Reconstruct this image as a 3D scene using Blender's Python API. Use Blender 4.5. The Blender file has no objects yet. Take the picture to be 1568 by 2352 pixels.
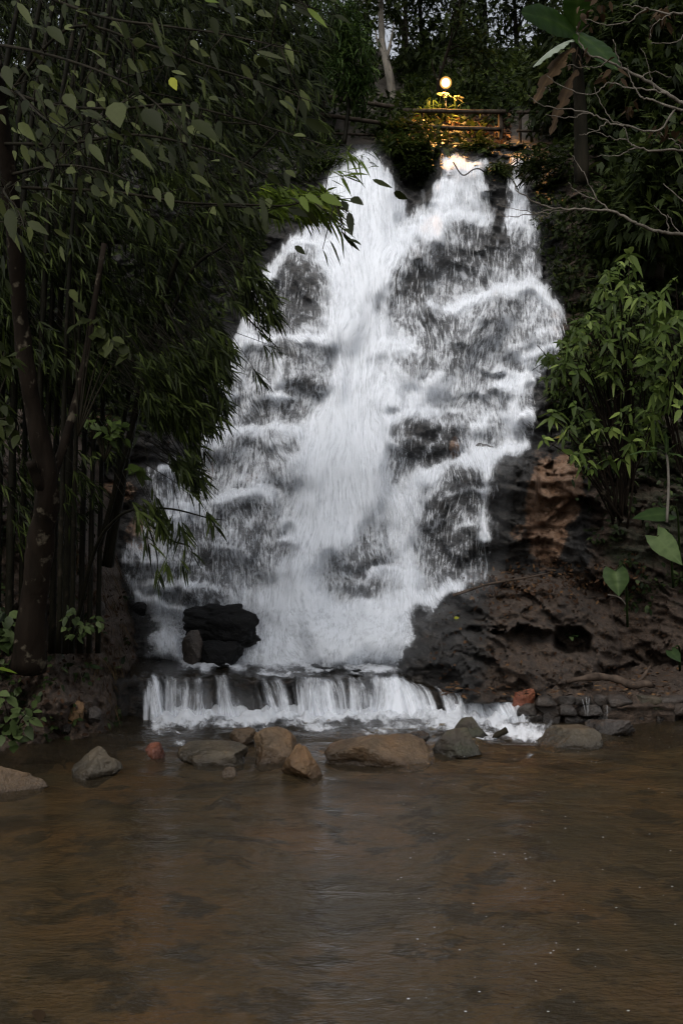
import bpy, math, random
import numpy as np
from mathutils import Vector

# ------------------------------------------------------------------ camera
SC = bpy.context.scene
COL = SC.collection
F = 2411.0                       # focal length in units of a 1568 x 2352 frame
H = 2.0                          # eye height above the pool
TH = math.atan((1260 - 1176) / F)
cam = bpy.data.cameras.new('camera')
cam.sensor_fit = 'VERTICAL'
cam.angle = 2 * math.atan(1176 / F)
cam.clip_end = 500
camo = bpy.data.objects.new('camera', cam)
COL.objects.link(camo)
camo.location = (0, 0, H)
camo.rotation_euler = (math.pi / 2 + TH, 0, 0)
SC.camera = camo

# ------------------------------------------------------------------ light
SUN_EL, SUN_AZ = math.radians(53), math.radians(-22)   # overcast glow from above and behind the viewer
w = bpy.data.worlds.new('World')
SC.world = w
w.use_nodes = True
nt = w.node_tree
sky = nt.nodes.new('ShaderNodeTexSky')
sky.sky_type = 'NISHITA'
sky.sun_disc = False
sky.sun_elevation = SUN_EL
sky.sun_rotation = math.pi - SUN_AZ
sky.air_density = 1.0
sky.dust_density = 4.0
hs = nt.nodes.new('ShaderNodeHueSaturation')   # overcast: grey-white rather than blue
hs.inputs['Saturation'].default_value = 0.28
nt.links.new(sky.outputs[0], hs.inputs['Color'])
nt.links.new(hs.outputs[0], nt.nodes['Background'].inputs[0])
nt.nodes['Background'].inputs[1].default_value = 0.15
sl = bpy.data.lights.new('sun', 'SUN')
sl.energy = 0.8
sl.angle = math.radians(50)
sl.color = (1.0, 0.96, 0.9)
so = bpy.data.objects.new('sun', sl)
COL.objects.link(so)
so.rotation_euler = (math.radians(90) - SUN_EL, 0, SUN_AZ)

SC.view_settings.view_transform = 'Standard'
SC.view_settings.look = 'None'
SC.view_settings.gamma = 1
SC.view_settings.exposure = 0.36
SC.render.engine = 'CYCLES'
SC.cycles.max_bounces = 6
SC.cycles.diffuse_bounces = 3
SC.cycles.glossy_bounces = 3
SC.cycles.transmission_bounces = 4
SC.cycles.transparent_max_bounces = 16
SC.cycles.sample_clamp_indirect = 4
SC.cycles.caustics_reflective = False
SC.cycles.caustics_refractive = False
SC.cycles.use_denoising = True
SC.cycles.filter_width = 1.3

rng = np.random.default_rng(7)
random.seed(7)


# ------------------------------------------------------------------ maths helpers
def P(px, py, D):
    """world point seen at frame position px, py (1568 x 2352) at distance D along the view axis"""
    px, py, D = np.broadcast_arrays(np.asarray(px, float), np.asarray(py, float), np.asarray(D, float))
    xc = (px - 784) / F * D
    zc = (1176 - py) / F * D
    return np.stack([xc, D * math.cos(TH) - zc * math.sin(TH), H + D * math.sin(TH) + zc * math.cos(TH)], -1)


def DZ(py, z):
    """distance at which the view ray of row py meets height z"""
    k = math.sin(TH) + (1176 - py) / F * math.cos(TH)
    return (z - H) / k


def G(px, py, z=0.0):
    return P(px, py, DZ(py, z))


def _hash(ix, iy, iz):
    n = (ix.astype(np.int64) * 374761393 + iy.astype(np.int64) * 668265263 + iz.astype(np.int64) * 2147483647) & 0xFFFFFFFF
    n = ((n ^ (n >> 13)) * 1274126177) & 0xFFFFFFFF
    n = (n ^ (n >> 16)) & 0xFFFFFFFF
    return n / 4294967295.0


def vnoise(x, y, z=0.0):
    x, y, z = np.broadcast_arrays(np.asarray(x, float), np.asarray(y, float), np.asarray(z, float))
    ix, iy, iz = np.floor(x), np.floor(y), np.floor(z)
    fx, fy, fz = x - ix, y - iy, z - iz
    fx, fy, fz = [t * t * (3 - 2 * t) for t in (fx, fy, fz)]
    r = 0
    for a in (0, 1):
        for b in (0, 1):
            for c in (0, 1):
                r = r + _hash(ix + a, iy + b, iz + c) * (fx if a else 1 - fx) * (fy if b else 1 - fy) * (fz if c else 1 - fz)
    return r * 2 - 1


def fbm(x, y, z=0.0, o=4, g=0.5):
    r, a, s = 0, 1.0, 1.0
    for i in range(o):
        r = r + a * vnoise(x * s + 17.3 * i, y * s + 5.1 * i, z * s + 9.7 * i)
        a *= g
        s *= 2.03
    return r


def sm(a, b, x):
    t = np.clip((x - a) / (b - a), 0, 1)
    return t * t * (3 - 2 * t)


def nrm(v):
    return v / np.maximum(np.linalg.norm(v, axis=-1, keepdims=True), 1e-9)


def blur(a, n):
    for _ in range(n):
        b = np.pad(a, 1, mode='edge')
        a = (b[:-2, 1:-1] + b[2:, 1:-1] + b[1:-1, :-2] + b[1:-1, 2:] + 2 * b[1:-1, 1:-1]) / 6
    return a


def inpoly(X, Y, pts):
    r = np.zeros(X.shape, bool)
    n = len(pts)
    for i in range(n):
        x1, y1 = pts[i]
        x2, y2 = pts[(i + 1) % n]
        if y1 == y2:
            continue
        c = ((y1 > Y) != (y2 > Y)) & (X < (x2 - x1) * (Y - y1) / (y2 - y1) + x1)
        r ^= c
    return r


def segdist(X, Y, pts, closed=False):
    d = np.full(X.shape, 1e9)
    tt = np.zeros(X.shape)
    n = len(pts)
    for i in range(n if closed else n - 1):
        x1, y1 = pts[i][:2]
        x2, y2 = pts[(i + 1) % n][:2]
        L = max((x2 - x1) ** 2 + (y2 - y1) ** 2, 1e-9)
        t = np.clip(((X - x1) * (x2 - x1) + (Y - y1) * (y2 - y1)) / L, 0, 1)
        dd = np.hypot(X - x1 - t * (x2 - x1), Y - y1 - t * (y2 - y1))
        m = dd < d
        d = np.where(m, dd, d)
        tt = np.where(m, i + t, tt)
    return d, tt


def polymask(X, Y, pts, feather):
    d, _ = segdist(X, Y, pts, True)
    s = np.where(inpoly(X, Y, pts), d, -d)
    return sm(-feather, feather, s)


# ------------------------------------------------------------------ mesh helpers
class MB:
    def __init__(self):
        self.v, self.f, self.a, self.n, self.mi, self.uv = [], [], {}, 0, [], []

    def add(self, verts, faces, mat=0, uv=None, **attrs):
        verts = np.asarray(verts, float).reshape(-1, 3)
        for f in (faces if isinstance(faces, list) else [faces]):
            f = np.asarray(f, int)
            if f.size:
                self.f.append(f + self.n)
                self.mi.append(np.full(len(f), mat))
        for k in set(self.a) | set(attrs):
            if k not in self.a:
                self.a[k] = [np.zeros(self.n)] if self.n else []
            val = attrs.get(k, 0.0)
            self.a[k].append(np.broadcast_to(np.asarray(val, float).reshape(-1) if np.ndim(val) else val, (len(verts),)))
        self.v.append(verts)
        self.uv.append(np.zeros((len(verts), 2)) if uv is None else np.asarray(uv).reshape(-1, 2))
        self.n += len(verts)

    def build(self, name, mats, parent=None, smooth=True, uv=False):
        me = bpy.data.meshes.new(name)
        V = np.concatenate(self.v)
        if parent is not None:
            V = V - np.array(parent.location)[None]
        me.vertices.add(len(V))
        me.vertices.foreach_set('co', V.astype(np.float32).ravel())
        loops = np.concatenate([f.ravel() for f in self.f]).astype(np.int32)
        sizes = np.concatenate([np.full(len(f), f.shape[1]) for f in self.f])
        me.loops.add(len(loops))
        me.loops.foreach_set('vertex_index', loops)
        me.polygons.add(len(sizes))
        me.polygons.foreach_set('loop_start', np.concatenate([[0], np.cumsum(sizes)[:-1]]).astype(np.int32))
        me.polygons.foreach_set('material_index', np.concatenate(self.mi).astype(np.int32))
        if smooth:
            me.polygons.foreach_set('use_smooth', np.ones(len(sizes), bool))
        for k, l in self.a.items():
            at = me.attributes.new(k, 'FLOAT', 'POINT')
            at.data.foreach_set('value', np.concatenate(l).astype(np.float32))
        if uv:
            at = me.attributes.new('flow_uv', 'FLOAT_VECTOR', 'POINT')
            u = np.concatenate(self.uv)
            at.data.foreach_set('vector', np.concatenate([u, np.zeros((len(u), 1))], 1).astype(np.float32).ravel())
        me.update(calc_edges=True)
        me.validate()
        for m in (mats if isinstance(mats, (list, tuple)) else [mats]):
            me.materials.append(m)
        o = bpy.data.objects.new(name, me)
        COL.objects.link(o)
        if parent is not None:
            o.parent = parent
        return o


def grid_faces(nr, nc):
    i = np.arange(nr * nc).reshape(nr, nc)
    return np.stack([i[:-1, :-1], i[1:, :-1], i[1:, 1:], i[:-1, 1:]], -1).reshape(-1, 4)


def tag(o, label=None, cat=None, group=None, kind=None):
    for k, v in (('label', label), ('category', cat), ('group', group), ('kind', kind)):
        if v:
            o[k] = v
    return o


def thing(name, label, cat, loc, group=None):
    o = bpy.data.objects.new(name, None)
    o.empty_display_size = 0.2
    o.location = [float(c) for c in loc]
    COL.objects.link(o)
    return tag(o, label, cat, group)


def tube(mb, pts, radii, sides=6, rough=0.0, **attrs):
    pts = np.asarray(pts, float)
    n = len(pts)
    radii = np.broadcast_to(np.asarray(radii, float), (n,))
    T = nrm(np.gradient(pts, axis=0))
    ref = np.array([0.31, 0.92, 0.23]) if abs(T[0][2]) > 0.8 else np.array([0.05, 0.1, 1.0])
    A = nrm(np.cross(T, ref))
    B = np.cross(T, A)
    an = np.arange(sides) * 2 * math.pi / sides
    R = radii[:, None, None]
    V = pts[:, None] + R * (np.cos(an)[None, :, None] * A[:, None] + np.sin(an)[None, :, None] * B[:, None])
    if rough:
        V = pts[:, None] + (V - pts[:, None]) * (1 + rough * fbm(V[..., 0] * 9, V[..., 1] * 9, V[..., 2] * 4, 3))[..., None]
    i = np.arange(n * sides).reshape(n, sides)
    j = np.roll(i, -1, 1)
    q = np.stack([i[:-1], j[:-1], j[1:], i[1:]], -1).reshape(-1, 4)
    mb.add(V, [q, i[-1][None, :], i[0][::-1][None, :]], **attrs)


def curve(pts, n):
    """Catmull-Rom through pts"""
    pts = np.asarray(pts, float)
    q = np.concatenate([[2 * pts[0] - pts[1]], pts, [2 * pts[-1] - pts[-2]]])
    t = np.linspace(0, len(pts) - 1 - 1e-6, n)
    k = t.astype(int)
    u = (t - k)[:, None]
    p0, p1, p2, p3 = q[k], q[k + 1], q[k + 2], q[k + 3]
    return 0.5 * (2 * p1 + (p2 - p0) * u + (2 * p0 - 5 * p1 + 4 * p2 - p3) * u * u + (3 * p1 - p0 - 3 * p2 + p3) * u ** 3)


LEAF = {
    'lance': (np.array([[0, 0, 0], [.3, -.5, .02], [.3, .5, .02], [.65, -.38, 0], [.65, .38, 0], [1, 0, 0]]),
              [np.array([[0, 1, 2], [3, 5, 4]]), np.array([[1, 3, 4, 2]])]),
    'ovate': (np.array([[0, 0, 0], [.16, -.36, .05], [.16, 0, 0], [.16, .36, .05], [.42, -.5, .07], [.42, 0, 0], [.42, .5, .07],
                        [.74, -.3, .04], [.74, 0, 0], [.74, .3, .04], [1, 0, 0]]),
              [np.array([[0, 1, 2], [0, 2, 3], [7, 10, 8], [8, 10, 9]]),
               np.array([[1, 4, 5, 2], [2, 5, 6, 3], [4, 7, 8, 5], [5, 8, 9, 6]])]),
    'spray': (np.array([[0, 0, 0], [.35, -.5, .05], [.5, 0, .1], [.35, .5, .05], [.9, -.2, 0], [1, .25, -.05]]),
              [np.array([[0, 1, 2], [0, 2, 3], [1, 4, 2], [2, 5, 3]])]),
}


def leaves(mb, pos, d, up, L, W, kind='lance', droop=0.15, tint=None, mat=0):
    """many leaves at once: pos, d (direction), up: (n, 3); L, W: (n,)"""
    n = len(pos)
    T, fs = LEAF[kind]
    d = nrm(d)
    s = nrm(np.cross(up, d))
    u = np.cross(d, s)
    L = np.broadcast_to(L, (n,))
    W = np.broadcast_to(W, (n,))
    dr = np.broadcast_to(droop, (n,))
    t = T[None, :, 0]
    V = (pos[:, None] + d[:, None] * (t * L[:, None])[..., None] + s[:, None] * (T[None, :, 1] * W[:, None])[..., None]
         + u[:, None] * (T[None, :, 2] * W[:, None])[..., None])
    V[..., 2] -= (t ** 2) * (dr * L)[:, None]
    m = len(T)
    off = (np.arange(n) * m)[:, None, None]
    F_ = [(f[None] + off).reshape(-1, f.shape[1]) for f in fs]
    if tint is None:
        tint = rng.random(n)
    mb.add(V.reshape(-1, 3), F_, mat=mat, tint=np.repeat(tint, m))


def rdir(n, zmin=-1.0, zmax=1.0):
    a = rng.random(n) * 2 * math.pi
    z = zmin + rng.random(n) * (zmax - zmin)
    r = np.sqrt(np.maximum(0, 1 - z * z))
    return np.stack([r * np.cos(a), r * np.sin(a), z], -1)


def rin(n, pts, margin=0.0):
    """n random frame positions inside polygon pts"""
    pts = np.asarray(pts, float)
    lo, hi = pts.min(0), pts.max(0)
    out = np.zeros((0, 2))
    while len(out) < n:
        c = lo + rng.random((n * 3, 2)) * (hi - lo)
        out = np.concatenate([out, c[inpoly(c[:, 0], c[:, 1], pts)]])
    return out[:n]


# ------------------------------------------------------------------ material helpers
class NT:
    def __init__(self, name):
        self.m = bpy.data.materials.new(name)
        self.m.use_nodes = True
        self.t = self.m.node_tree
        self.t.nodes.clear()
        self.out = self.t.nodes.new('ShaderNodeOutputMaterial')

    def n(self, typ, ins=None, **props):
        nd = self.t.nodes.new('ShaderNode' + typ)
        for k, v in props.items():
            setattr(nd, k, v)
        for k, v in (ins or {}).items():
            s = nd.inputs[k]
            if isinstance(v, bpy.types.NodeSocket):
                self.t.links.new(v, s)
            else:
                s.default_value = v
        return nd

    def math(self, op, a, b=0.0, c=None, clamp=False):
        nd = self.n('Math', operation=op, use_clamp=clamp)
        for i, v in enumerate((a, b) + ((c,) if c is not None else ())):
            if isinstance(v, bpy.types.NodeSocket):
                self.t.links.new(v, nd.inputs[i])
            else:
                nd.inputs[i].default_value = v
        return nd.outputs[0]

    def noise(self, vec, scale, detail=4, rough=0.55, dist=0.0):
        return self.n('TexNoise', {'Vector': vec, 'Scale': scale, 'Detail': detail, 'Roughness': rough, 'Distortion': dist}).outputs[0]

    def ramp(self, fac, stops, interp='LINEAR'):
        nd = self.n('ValToRGB', {'Fac': fac})
        cr = nd.color_ramp
        cr.interpolation = interp
        while len(cr.elements) < len(stops):
            cr.elements.new(0.5)
        for e, (p, c) in zip(cr.elements, stops):
            e.position = p
            e.color = (c[0], c[1], c[2], 1) if not isinstance(c, float) else (c, c, c, 1)
        return nd.outputs[0]

    def mix(self, fac, a, b):
        nd = self.n('Mix', data_type='RGBA')
        for k, v in ((0, fac), (6, a), (7, b)):
            if isinstance(v, bpy.types.NodeSocket):
                self.t.links.new(v, nd.inputs[k])
            else:
                nd.inputs[k].default_value = v if k == 0 else (v[0], v[1], v[2], 1)
        return nd.outputs[2]

    def mul(self, vec, xyz):
        return self.n('VectorMath', {0: vec, 1: xyz}, operation='MULTIPLY').outputs[0]

    def attr(self, name):
        return self.n('Attribute', attribute_name=name)

    def pos(self):
        return self.n('NewGeometry').outputs['Position']

    def obj(self):
        return self.n('TexCoord').outputs['Object']

    def bump(self, h, strength=0.5, dist=0.05):
        return self.n('Bump', {'Height': h, 'Strength': strength, 'Distance': dist}).outputs[0]

    def end(self, sh):
        self.t.links.new(sh, self.out.inputs[0])
        return self.m


def m_leaf(name, dark, mid, light, rough=0.55, trans=0.3, spec=0.09):
    k = NT(name)
    t = k.attr('tint').outputs['Fac']
    c = k.ramp(t, [(0.0, dark), (0.55, mid), (1.0, light)])
    c = k.mix(k.math('MULTIPLY', k.noise(k.pos(), 40, 2), 0.35), c, (c0 * 0.6 for c0 in mid) if False else tuple(x * 0.5 for x in mid))
    b = k.n('BsdfPrincipled', {'Base Color': c, 'Roughness': rough, 'Specular IOR Level': spec})
    tr = k.n('BsdfTranslucent', {'Color': c})
    mx = k.n('MixShader', {0: trans, 1: b.outputs[0], 2: tr.outputs[0]})
    return k.end(mx.outputs[0])


def m_bark(name, a, b, patch=None, scale=6.0, rough=0.8):
    k = NT(name)
    v = k.mul(k.obj(), (1, 1, 0.25))
    n1 = k.noise(v, scale, 6, 0.65)
    c = k.ramp(n1, [(0.3, a), (0.7, b)])
    if patch:
        c = k.mix(k.math('MULTIPLY', k.ramp(k.noise(k.obj(), 8.0, 4), [(0.6, 0.0), (0.68, 1.0)]), 0.6), c, patch)
    bs = k.n('BsdfPrincipled', {'Base Color': c, 'Roughness': rough, 'Specular IOR Level': .05, 'Normal': k.bump(n1, 0.7, 0.03)})
    return k.end(bs.outputs[0])


def m_rock(name, a, b, stain=(0.10, 0.055, 0.025), stain_amt=0.5, moss=0.0, rough=(0.35, 0.75), scale=1.0, spec=0.4):
    """stone: speckled, stained, with a wet dark foot where it stands in water"""
    k = NT(name)
    p = k.obj()
    n1 = k.noise(p, 3.0 * scale, 8, 0.62)
    n2 = k.noise(p, 14.0 * scale, 6, 0.7)
    n3 = k.noise(p, 1.6 * scale, 4, 0.5, 0.6)
    c = k.ramp(n1, [(0.3, a), (0.72, b)])
    c = k.mix(k.math('MULTIPLY', k.ramp(n3, [(0.45, 0.0), (0.62, 1.0)]), stain_amt), c, stain)
    c = k.mix(k.math('MULTIPLY', k.ramp(n2, [(0.52, 0.0), (0.7, 1.0)]), 0.45), c, tuple(x * 0.35 for x in a))
    c = k.mix(k.math('MULTIPLY', k.ramp(n2, [(0.3, 1.0), (0.42, 0.0)]), 0.4), c, tuple(min(1, x * 1.7) for x in b))
    if moss:
        nz = k.n('SeparateXYZ', {0: k.n('NewGeometry').outputs['Normal']}).outputs[2]
        mf = k.math('MULTIPLY', k.ramp(k.noise(p, 2.3 * scale, 5), [(0.45, 0.0), (0.6, 1.0)]), k.math('MULTIPLY', k.math('ADD', nz, 0.6, clamp=True), moss, clamp=True))
        c = k.mix(mf, c, (0.03, 0.045, 0.012))
    z = k.n('SeparateXYZ', {0: k.pos()}).outputs[2]
    wet = k.math('SUBTRACT', 1.0, k.math('MULTIPLY', k.math('ADD', z, k.math('MULTIPLY', k.math('SUBTRACT', n1, 0.5), 0.16)), 5.0, clamp=True), clamp=True)
    c = k.mix(k.math('MULTIPLY', wet, 0.85), c, tuple(x * 0.3 for x in a))
    r = k.math('SUBTRACT', k.ramp(n2, [(0.3, rough[0] + 0.0), (0.7, rough[1] + 0.0)]), k.math('MULTIPLY', wet, 0.3))
    h = k.math('ADD', k.math('MULTIPLY', n1, 1.0), k.math('MULTIPLY', n2, 0.35))
    bs = k.n('BsdfPrincipled', {'Base Color': c, 'Roughness': r, 'Specular IOR Level': spec, 'Normal': k.bump(h, 1.0, 0.09)})
    return k.end(bs.outputs[0])


# cliff stone: dark wet rock with ochre bare patches, brown soil and moss where the vertex attributes say so
def m_cliff(name):
    k = NT(name)
    p = k.pos()
    n1 = k.noise(p, 1.4, 9, 0.65)
    n2 = k.noise(k.mul(p, (1, 1, 2.2)), 5.0, 8, 0.7)
    n3 = k.noise(p, 24.0, 5, 0.7)
    c = k.ramp(k.math('ADD', k.math('MULTIPLY', n1, .5), k.math('MULTIPLY', n2, .5)), [(0.36, (0.008, 0.008, 0.008)), (0.52, (0.032, 0.030, 0.028)), (0.68, (0.095, 0.084, 0.07))])
    c = k.mix(k.math('MULTIPLY', k.ramp(n2, [(0.5, 0.0), (0.68, 1.0)]), 0.5), c, (0.04, 0.03, 0.024))
    soil = k.attr('soil').outputs['Fac']
    soilf = k.math('MULTIPLY', k.ramp(k.math('ADD', soil, k.math('MULTIPLY', k.math('SUBTRACT', n2, 0.5), 1.1)), [(0.35, 0.0), (0.65, 1.0)]), 1.0)
    sc = k.ramp(n3, [(0.3, (0.018, 0.011, 0.006)), (0.55, (0.070, 0.044, 0.027)), (0.75, (0.15, 0.10, 0.065))])
    c = k.mix(soilf, c, sc)
    och = k.attr('ochre').outputs['Fac']
    of = k.ramp(k.math('ADD', och, k.math('MULTIPLY', k.math('SUBTRACT', n2, 0.5), 1.3)), [(0.4, 0.0), (0.62, 1.0)])
    nv = k.noise(k.mul(p, (1, 1, .22)), 7.0, 6, 0.7)
    oc = k.ramp(k.math('ADD', k.math('MULTIPLY', n3, .4), k.math('MULTIPLY', nv, .6)), [(0.36, (0.03, 0.016, 0.010)), (0.47, (0.23, 0.13, 0.075)), (0.62, (0.42, 0.29, 0.205))])
    c = k.mix(of, c, oc)
    mo = k.attr('moss').outputs['Fac']
    mf = k.ramp(k.math('ADD', mo, k.math('MULTIPLY', k.math('SUBTRACT', n1, 0.5), 1.2)), [(0.4, 0.0), (0.62, 1.0)])
    c = k.mix(k.math('MULTIPLY', mf, 0.85), c, k.ramp(n3, [(0.3, (0.008, 0.012, 0.004)), (0.7, (0.03, 0.042, 0.012))]))
    r = k.math('ADD', k.ramp(n2, [(0.3, 0.25), (0.7, 0.6)]), k.math('MULTIPLY', soilf, 0.25))
    h = k.math('ADD', n2, k.math('ADD', k.math('MULTIPLY', n3, 0.3), k.math('MULTIPLY', n1, 1.2)))
    bs = k.n('BsdfPrincipled', {'Base Color': c, 'Roughness': r, 'Normal': k.bump(h, 1.0, 0.15)})
    return k.end(bs.outputs[0])


# white water: streaks run down the flow coordinates, attribute 'flow' says how much water there is
def m_whitewater(name, su=0.20, sv=0.036, white=0.83, fine=0.7, contrast=4.6, film_amt=0.17):
    k = NT(name)
    uv = k.attr('flow_uv').outputs['Vector']
    fl = k.attr('flow').outputs['Fac']
    a = k.noise(k.mul(uv, (su, sv, 1)), 1.0, 5, 0.62, 0.25)
    b = k.noise(k.mul(uv, (su * 0.28, sv * 0.9, 1)), 1.0, 4, 0.6, 0.4)
    c = k.noise(k.mul(uv, (su * 2.4, sv * 2.6, 1)), 1.0, 4, 0.65, 0.1)
    s = k.math('ADD', k.math('MULTIPLY', a, 0.5), k.math('ADD', k.math('MULTIPLY', b, 0.30), k.math('MULTIPLY', c, fine * 0.45)))
    m = k.noise(k.mul(uv, (su * .22, su * .16, 1)), 1.0, 5, 0.65, 0.5)
    s = k.math('DIVIDE', k.math('ADD', s, k.math('MULTIPLY', m, 0.35)), 1.15 + fine * 0.45)
    s = k.math('MULTIPLY', k.math('SUBTRACT', s, 0.5), contrast)
    al = k.n('MapRange', {'Value': k.math('ADD', k.math('MULTIPLY', k.math('SUBTRACT', fl, 0.5), 1.25), s), 'From Min': -0.36, 'From Max': 0.48, 'To Min': 0.0, 'To Max': 1.0}, interpolation_type='SMOOTHSTEP').outputs[0]
    al = k.math('MULTIPLY', al, k.n('MapRange', {'Value': fl, 'From Min': 0.02, 'From Max': 0.16}).outputs[0])
    film = k.math('MULTIPLY', k.n('MapRange', {'Value': fl, 'From Min': 0.1, 'From Max': 0.6}).outputs[0], film_amt)
    al = k.math('ADD', al, k.math('MULTIPLY', k.math('SUBTRACT', 1.0, al), film))
    h = k.math('ADD', k.math('MULTIPLY', a, 0.6), k.math('ADD', k.math('MULTIPLY', c, 0.5), b))
    nb = k.bump(h, 0.35, 0.06)
    col = (white * 0.95, white * 0.985, white * 1.04, 1)
    d = k.n('BsdfPrincipled', {'Base Color': col, 'Roughness': 0.55, 'Specular IOR Level': 0.25, 'Normal': nb})
    tl = k.n('BsdfTranslucent', {'Color': col})
    d2 = k.n('MixShader', {0: 0.25, 1: d.outputs[0], 2: tl.outputs[0]})
    tr = k.n('BsdfTransparent')
    mx = k.n('MixShader', {0: al, 1: tr.outputs[0], 2: d2.outputs[0]})
    return k.end(mx.outputs[0])


def m_strand(name):
    k = NT(name)
    d = k.n('BsdfDiffuse', {'Color': (0.88, 0.9, 0.92, 1)})
    tl = k.n('BsdfTranslucent', {'Color': (0.88, 0.9, 0.92, 1)})
    d2 = k.n('MixShader', {0: 0.45, 1: d.outputs[0], 2: tl.outputs[0]})
    tr = k.n('BsdfTransparent')
    mx = k.n('MixShader', {0: k.attr('dens').outputs['Fac'], 1: tr.outputs[0], 2: d2.outputs[0]})
    return k.end(mx.outputs[0])


def m_pool(name, murk, murk_amt, tint, ripple, scale):
    """shallow stream water: mirror at a slant, see-through with a brown murk below"""
    k = NT(name)
    p = k.pos()
    n1 = k.noise(k.mul(p, (1.0, 1.5, 1)), scale, 3, 0.55, 0.4)
    n2 = k.noise(k.mul(p, (1.0, 1.8, 1)), scale * 4.2, 3, 0.6)
    big = k.noise(p, 0.5, 2)
    h = k.math('ADD', k.math('MULTIPLY', n1, k.math('ADD', big, 0.25)), k.math('MULTIPLY', n2, 0.34))
    nb = k.bump(h, ripple, 0.1)
    fr = k.n('Fresnel', {'IOR': 1.33, 'Normal': nb})
    g = k.n('BsdfGlossy', {'Color': (.9, .9, .9, 1), 'Roughness': 0.13, 'Normal': nb})
    t = k.n('BsdfTransparent', {'Color': (*tint, 1)})
    mc = k.mix(k.noise(p, 0.9, 4), murk, tuple(x * 0.6 for x in murk))
    d = k.n('BsdfDiffuse', {'Color': mc, 'Normal': nb})
    u = k.n('MixShader', {0: murk_amt, 1: t.outputs[0], 2: d.outputs[0]})
    mx = k.n('MixShader', {0: fr.outputs[0], 1: u.outputs[0], 2: g.outputs[0]})
    return k.end(mx.outputs[0])


def m_soil(name, a, b, scale=8.0):
    k = NT(name)
    n1 = k.noise(k.pos(), scale, 8, 0.65)
    n2 = k.noise(k.pos(), scale * 0.15, 4)
    c = k.ramp(k.math('ADD', k.math('MULTIPLY', n1, 0.6), k.math('MULTIPLY', n2, 0.4)), [(0.35, a), (0.65, b)])
    bs = k.n('BsdfPrincipled', {'Base Color': c, 'Roughness': 0.8, 'Normal': k.bump(n1, 0.8, 0.06)})
    return k.end(bs.outputs[0])


def m_bed(name):
    k = NT(name)
    p = k.pos()
    n1 = k.noise(p, 7.0, 8, 0.7)
    n2 = k.noise(p, 0.8, 5, 0.6, 0.5)
    n3 = k.noise(k.mul(p, (1, 1.2, 1)), 2.6, 4, 0.6)
    c = k.ramp(n2, [(0.36, (0.075, 0.072, 0.052)), (0.5, (0.165, 0.122, 0.070)), (0.64, (0.23, 0.142, 0.066))])
    c = k.mix(k.ramp(n3, [(0.53, 0.0), (0.62, 0.9)]), c, (0.016, 0.017, 0.015))
    c = k.mix(k.math('MULTIPLY', k.ramp(n1, [(0.45, 0.0), (0.7, 1.0)]), 0.5), c, (0.03, 0.024, 0.016))
    return k.end(k.n('BsdfPrincipled', {'Base Color': c, 'Roughness': 0.8, 'Normal': k.bump(n1, 0.6, 0.05)}).outputs[0])


def m_emit(name, col, st):
    k = NT(name)
    return k.end(k.n('Emission', {'Color': (*col, 1), 'Strength': st}).outputs[0])


def m_plain(name, col, rough=0.6, metal=0.0):
    k = NT(name)
    c = k.mix(k.noise(k.obj(), 18, 5), col, tuple(x * 0.55 for x in col))
    return k.end(k.n('BsdfPrincipled', {'Base Color': c, 'Roughness': rough, 'Metallic': metal}).outputs[0])


M = {}
M['cliff'] = m_cliff('wet_cliff_rock')
M['fall'] = m_whitewater('white_water')
M['weirwater'] = m_whitewater('weir_water', su=0.15, sv=0.016, fine=0.8, contrast=3.4)
M['foam'] = m_whitewater('foam_water', su=0.05, sv=0.10, fine=0.6)
M['strand'] = m_strand('water_strands')
M['pool'] = m_pool('pool_water', (0.056, 0.043, 0.025), 0.33, (0.80, 0.70, 0.52), 0.5, 4.4)
M['upool'] = m_pool('upper_pool_water', (0.040, 0.030, 0.018), 0.3, (0.7, 0.6, 0.45), 0.3, 4.5)
M['bed'] = m_bed('pool_bed_gravel')
M['earth'] = m_soil('forest_soil', (0.010, 0.008, 0.005), (0.035, 0.026, 0.016), 5)
M['rock_grey'] = m_rock('stone_grey_brown', (0.03, 0.025, 0.017), (0.10, 0.08, 0.05), (0.075, 0.045, 0.018), 0.5)
M['rock_tan'] = m_rock('stone_tan', (0.045, 0.031, 0.017), (0.15, 0.095, 0.05), (0.11, 0.055, 0.018), 0.7)
M['rock_ochre'] = m_rock('stone_ochre', (0.06, 0.034, 0.015), (0.18, 0.105, 0.045), (0.15, 0.065, 0.016), 0.8)
M['rock_red'] = m_rock('stone_red', (0.10, 0.035, 0.02), (0.24, 0.07, 0.035), (0.26, 0.09, 0.03), 0.6)
M['rock_black'] = m_rock('stone_black_wet', (0.003, 0.0031, 0.0033), (0.008, 0.0083, 0.0088), (0.009, 0.008, 0.007), 0.4, rough=(0.4, 0.7), spec=0.15)
M['rock_dark'] = m_rock('stone_dark', (0.018, 0.015, 0.013), (0.06, 0.05, 0.042), (0.05, 0.03, 0.018), 0.5, rough=(0.3, 0.65))
M['rock_mossy'] = m_rock('stone_mossy', (0.025, 0.02, 0.013), (0.075, 0.06, 0.042), (0.05, 0.03, 0.015), 0.5, moss=0.5)
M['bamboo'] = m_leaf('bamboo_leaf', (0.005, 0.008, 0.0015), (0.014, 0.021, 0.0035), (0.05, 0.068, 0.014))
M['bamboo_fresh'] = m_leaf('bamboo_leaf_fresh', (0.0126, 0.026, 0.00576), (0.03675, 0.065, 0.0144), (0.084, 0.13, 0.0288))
M['broad'] = m_leaf('broad_leaf', (0.009, 0.0125, 0.0025), (0.026, 0.033, 0.008), (0.105, 0.122, 0.042), 0.5, 0.3)
M['lime'] = m_leaf('lime_leaf', (0.05, 0.075, 0.010), (0.11, 0.16, 0.018), (0.32, 0.33, 0.03), 0.45, 0.4)
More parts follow.
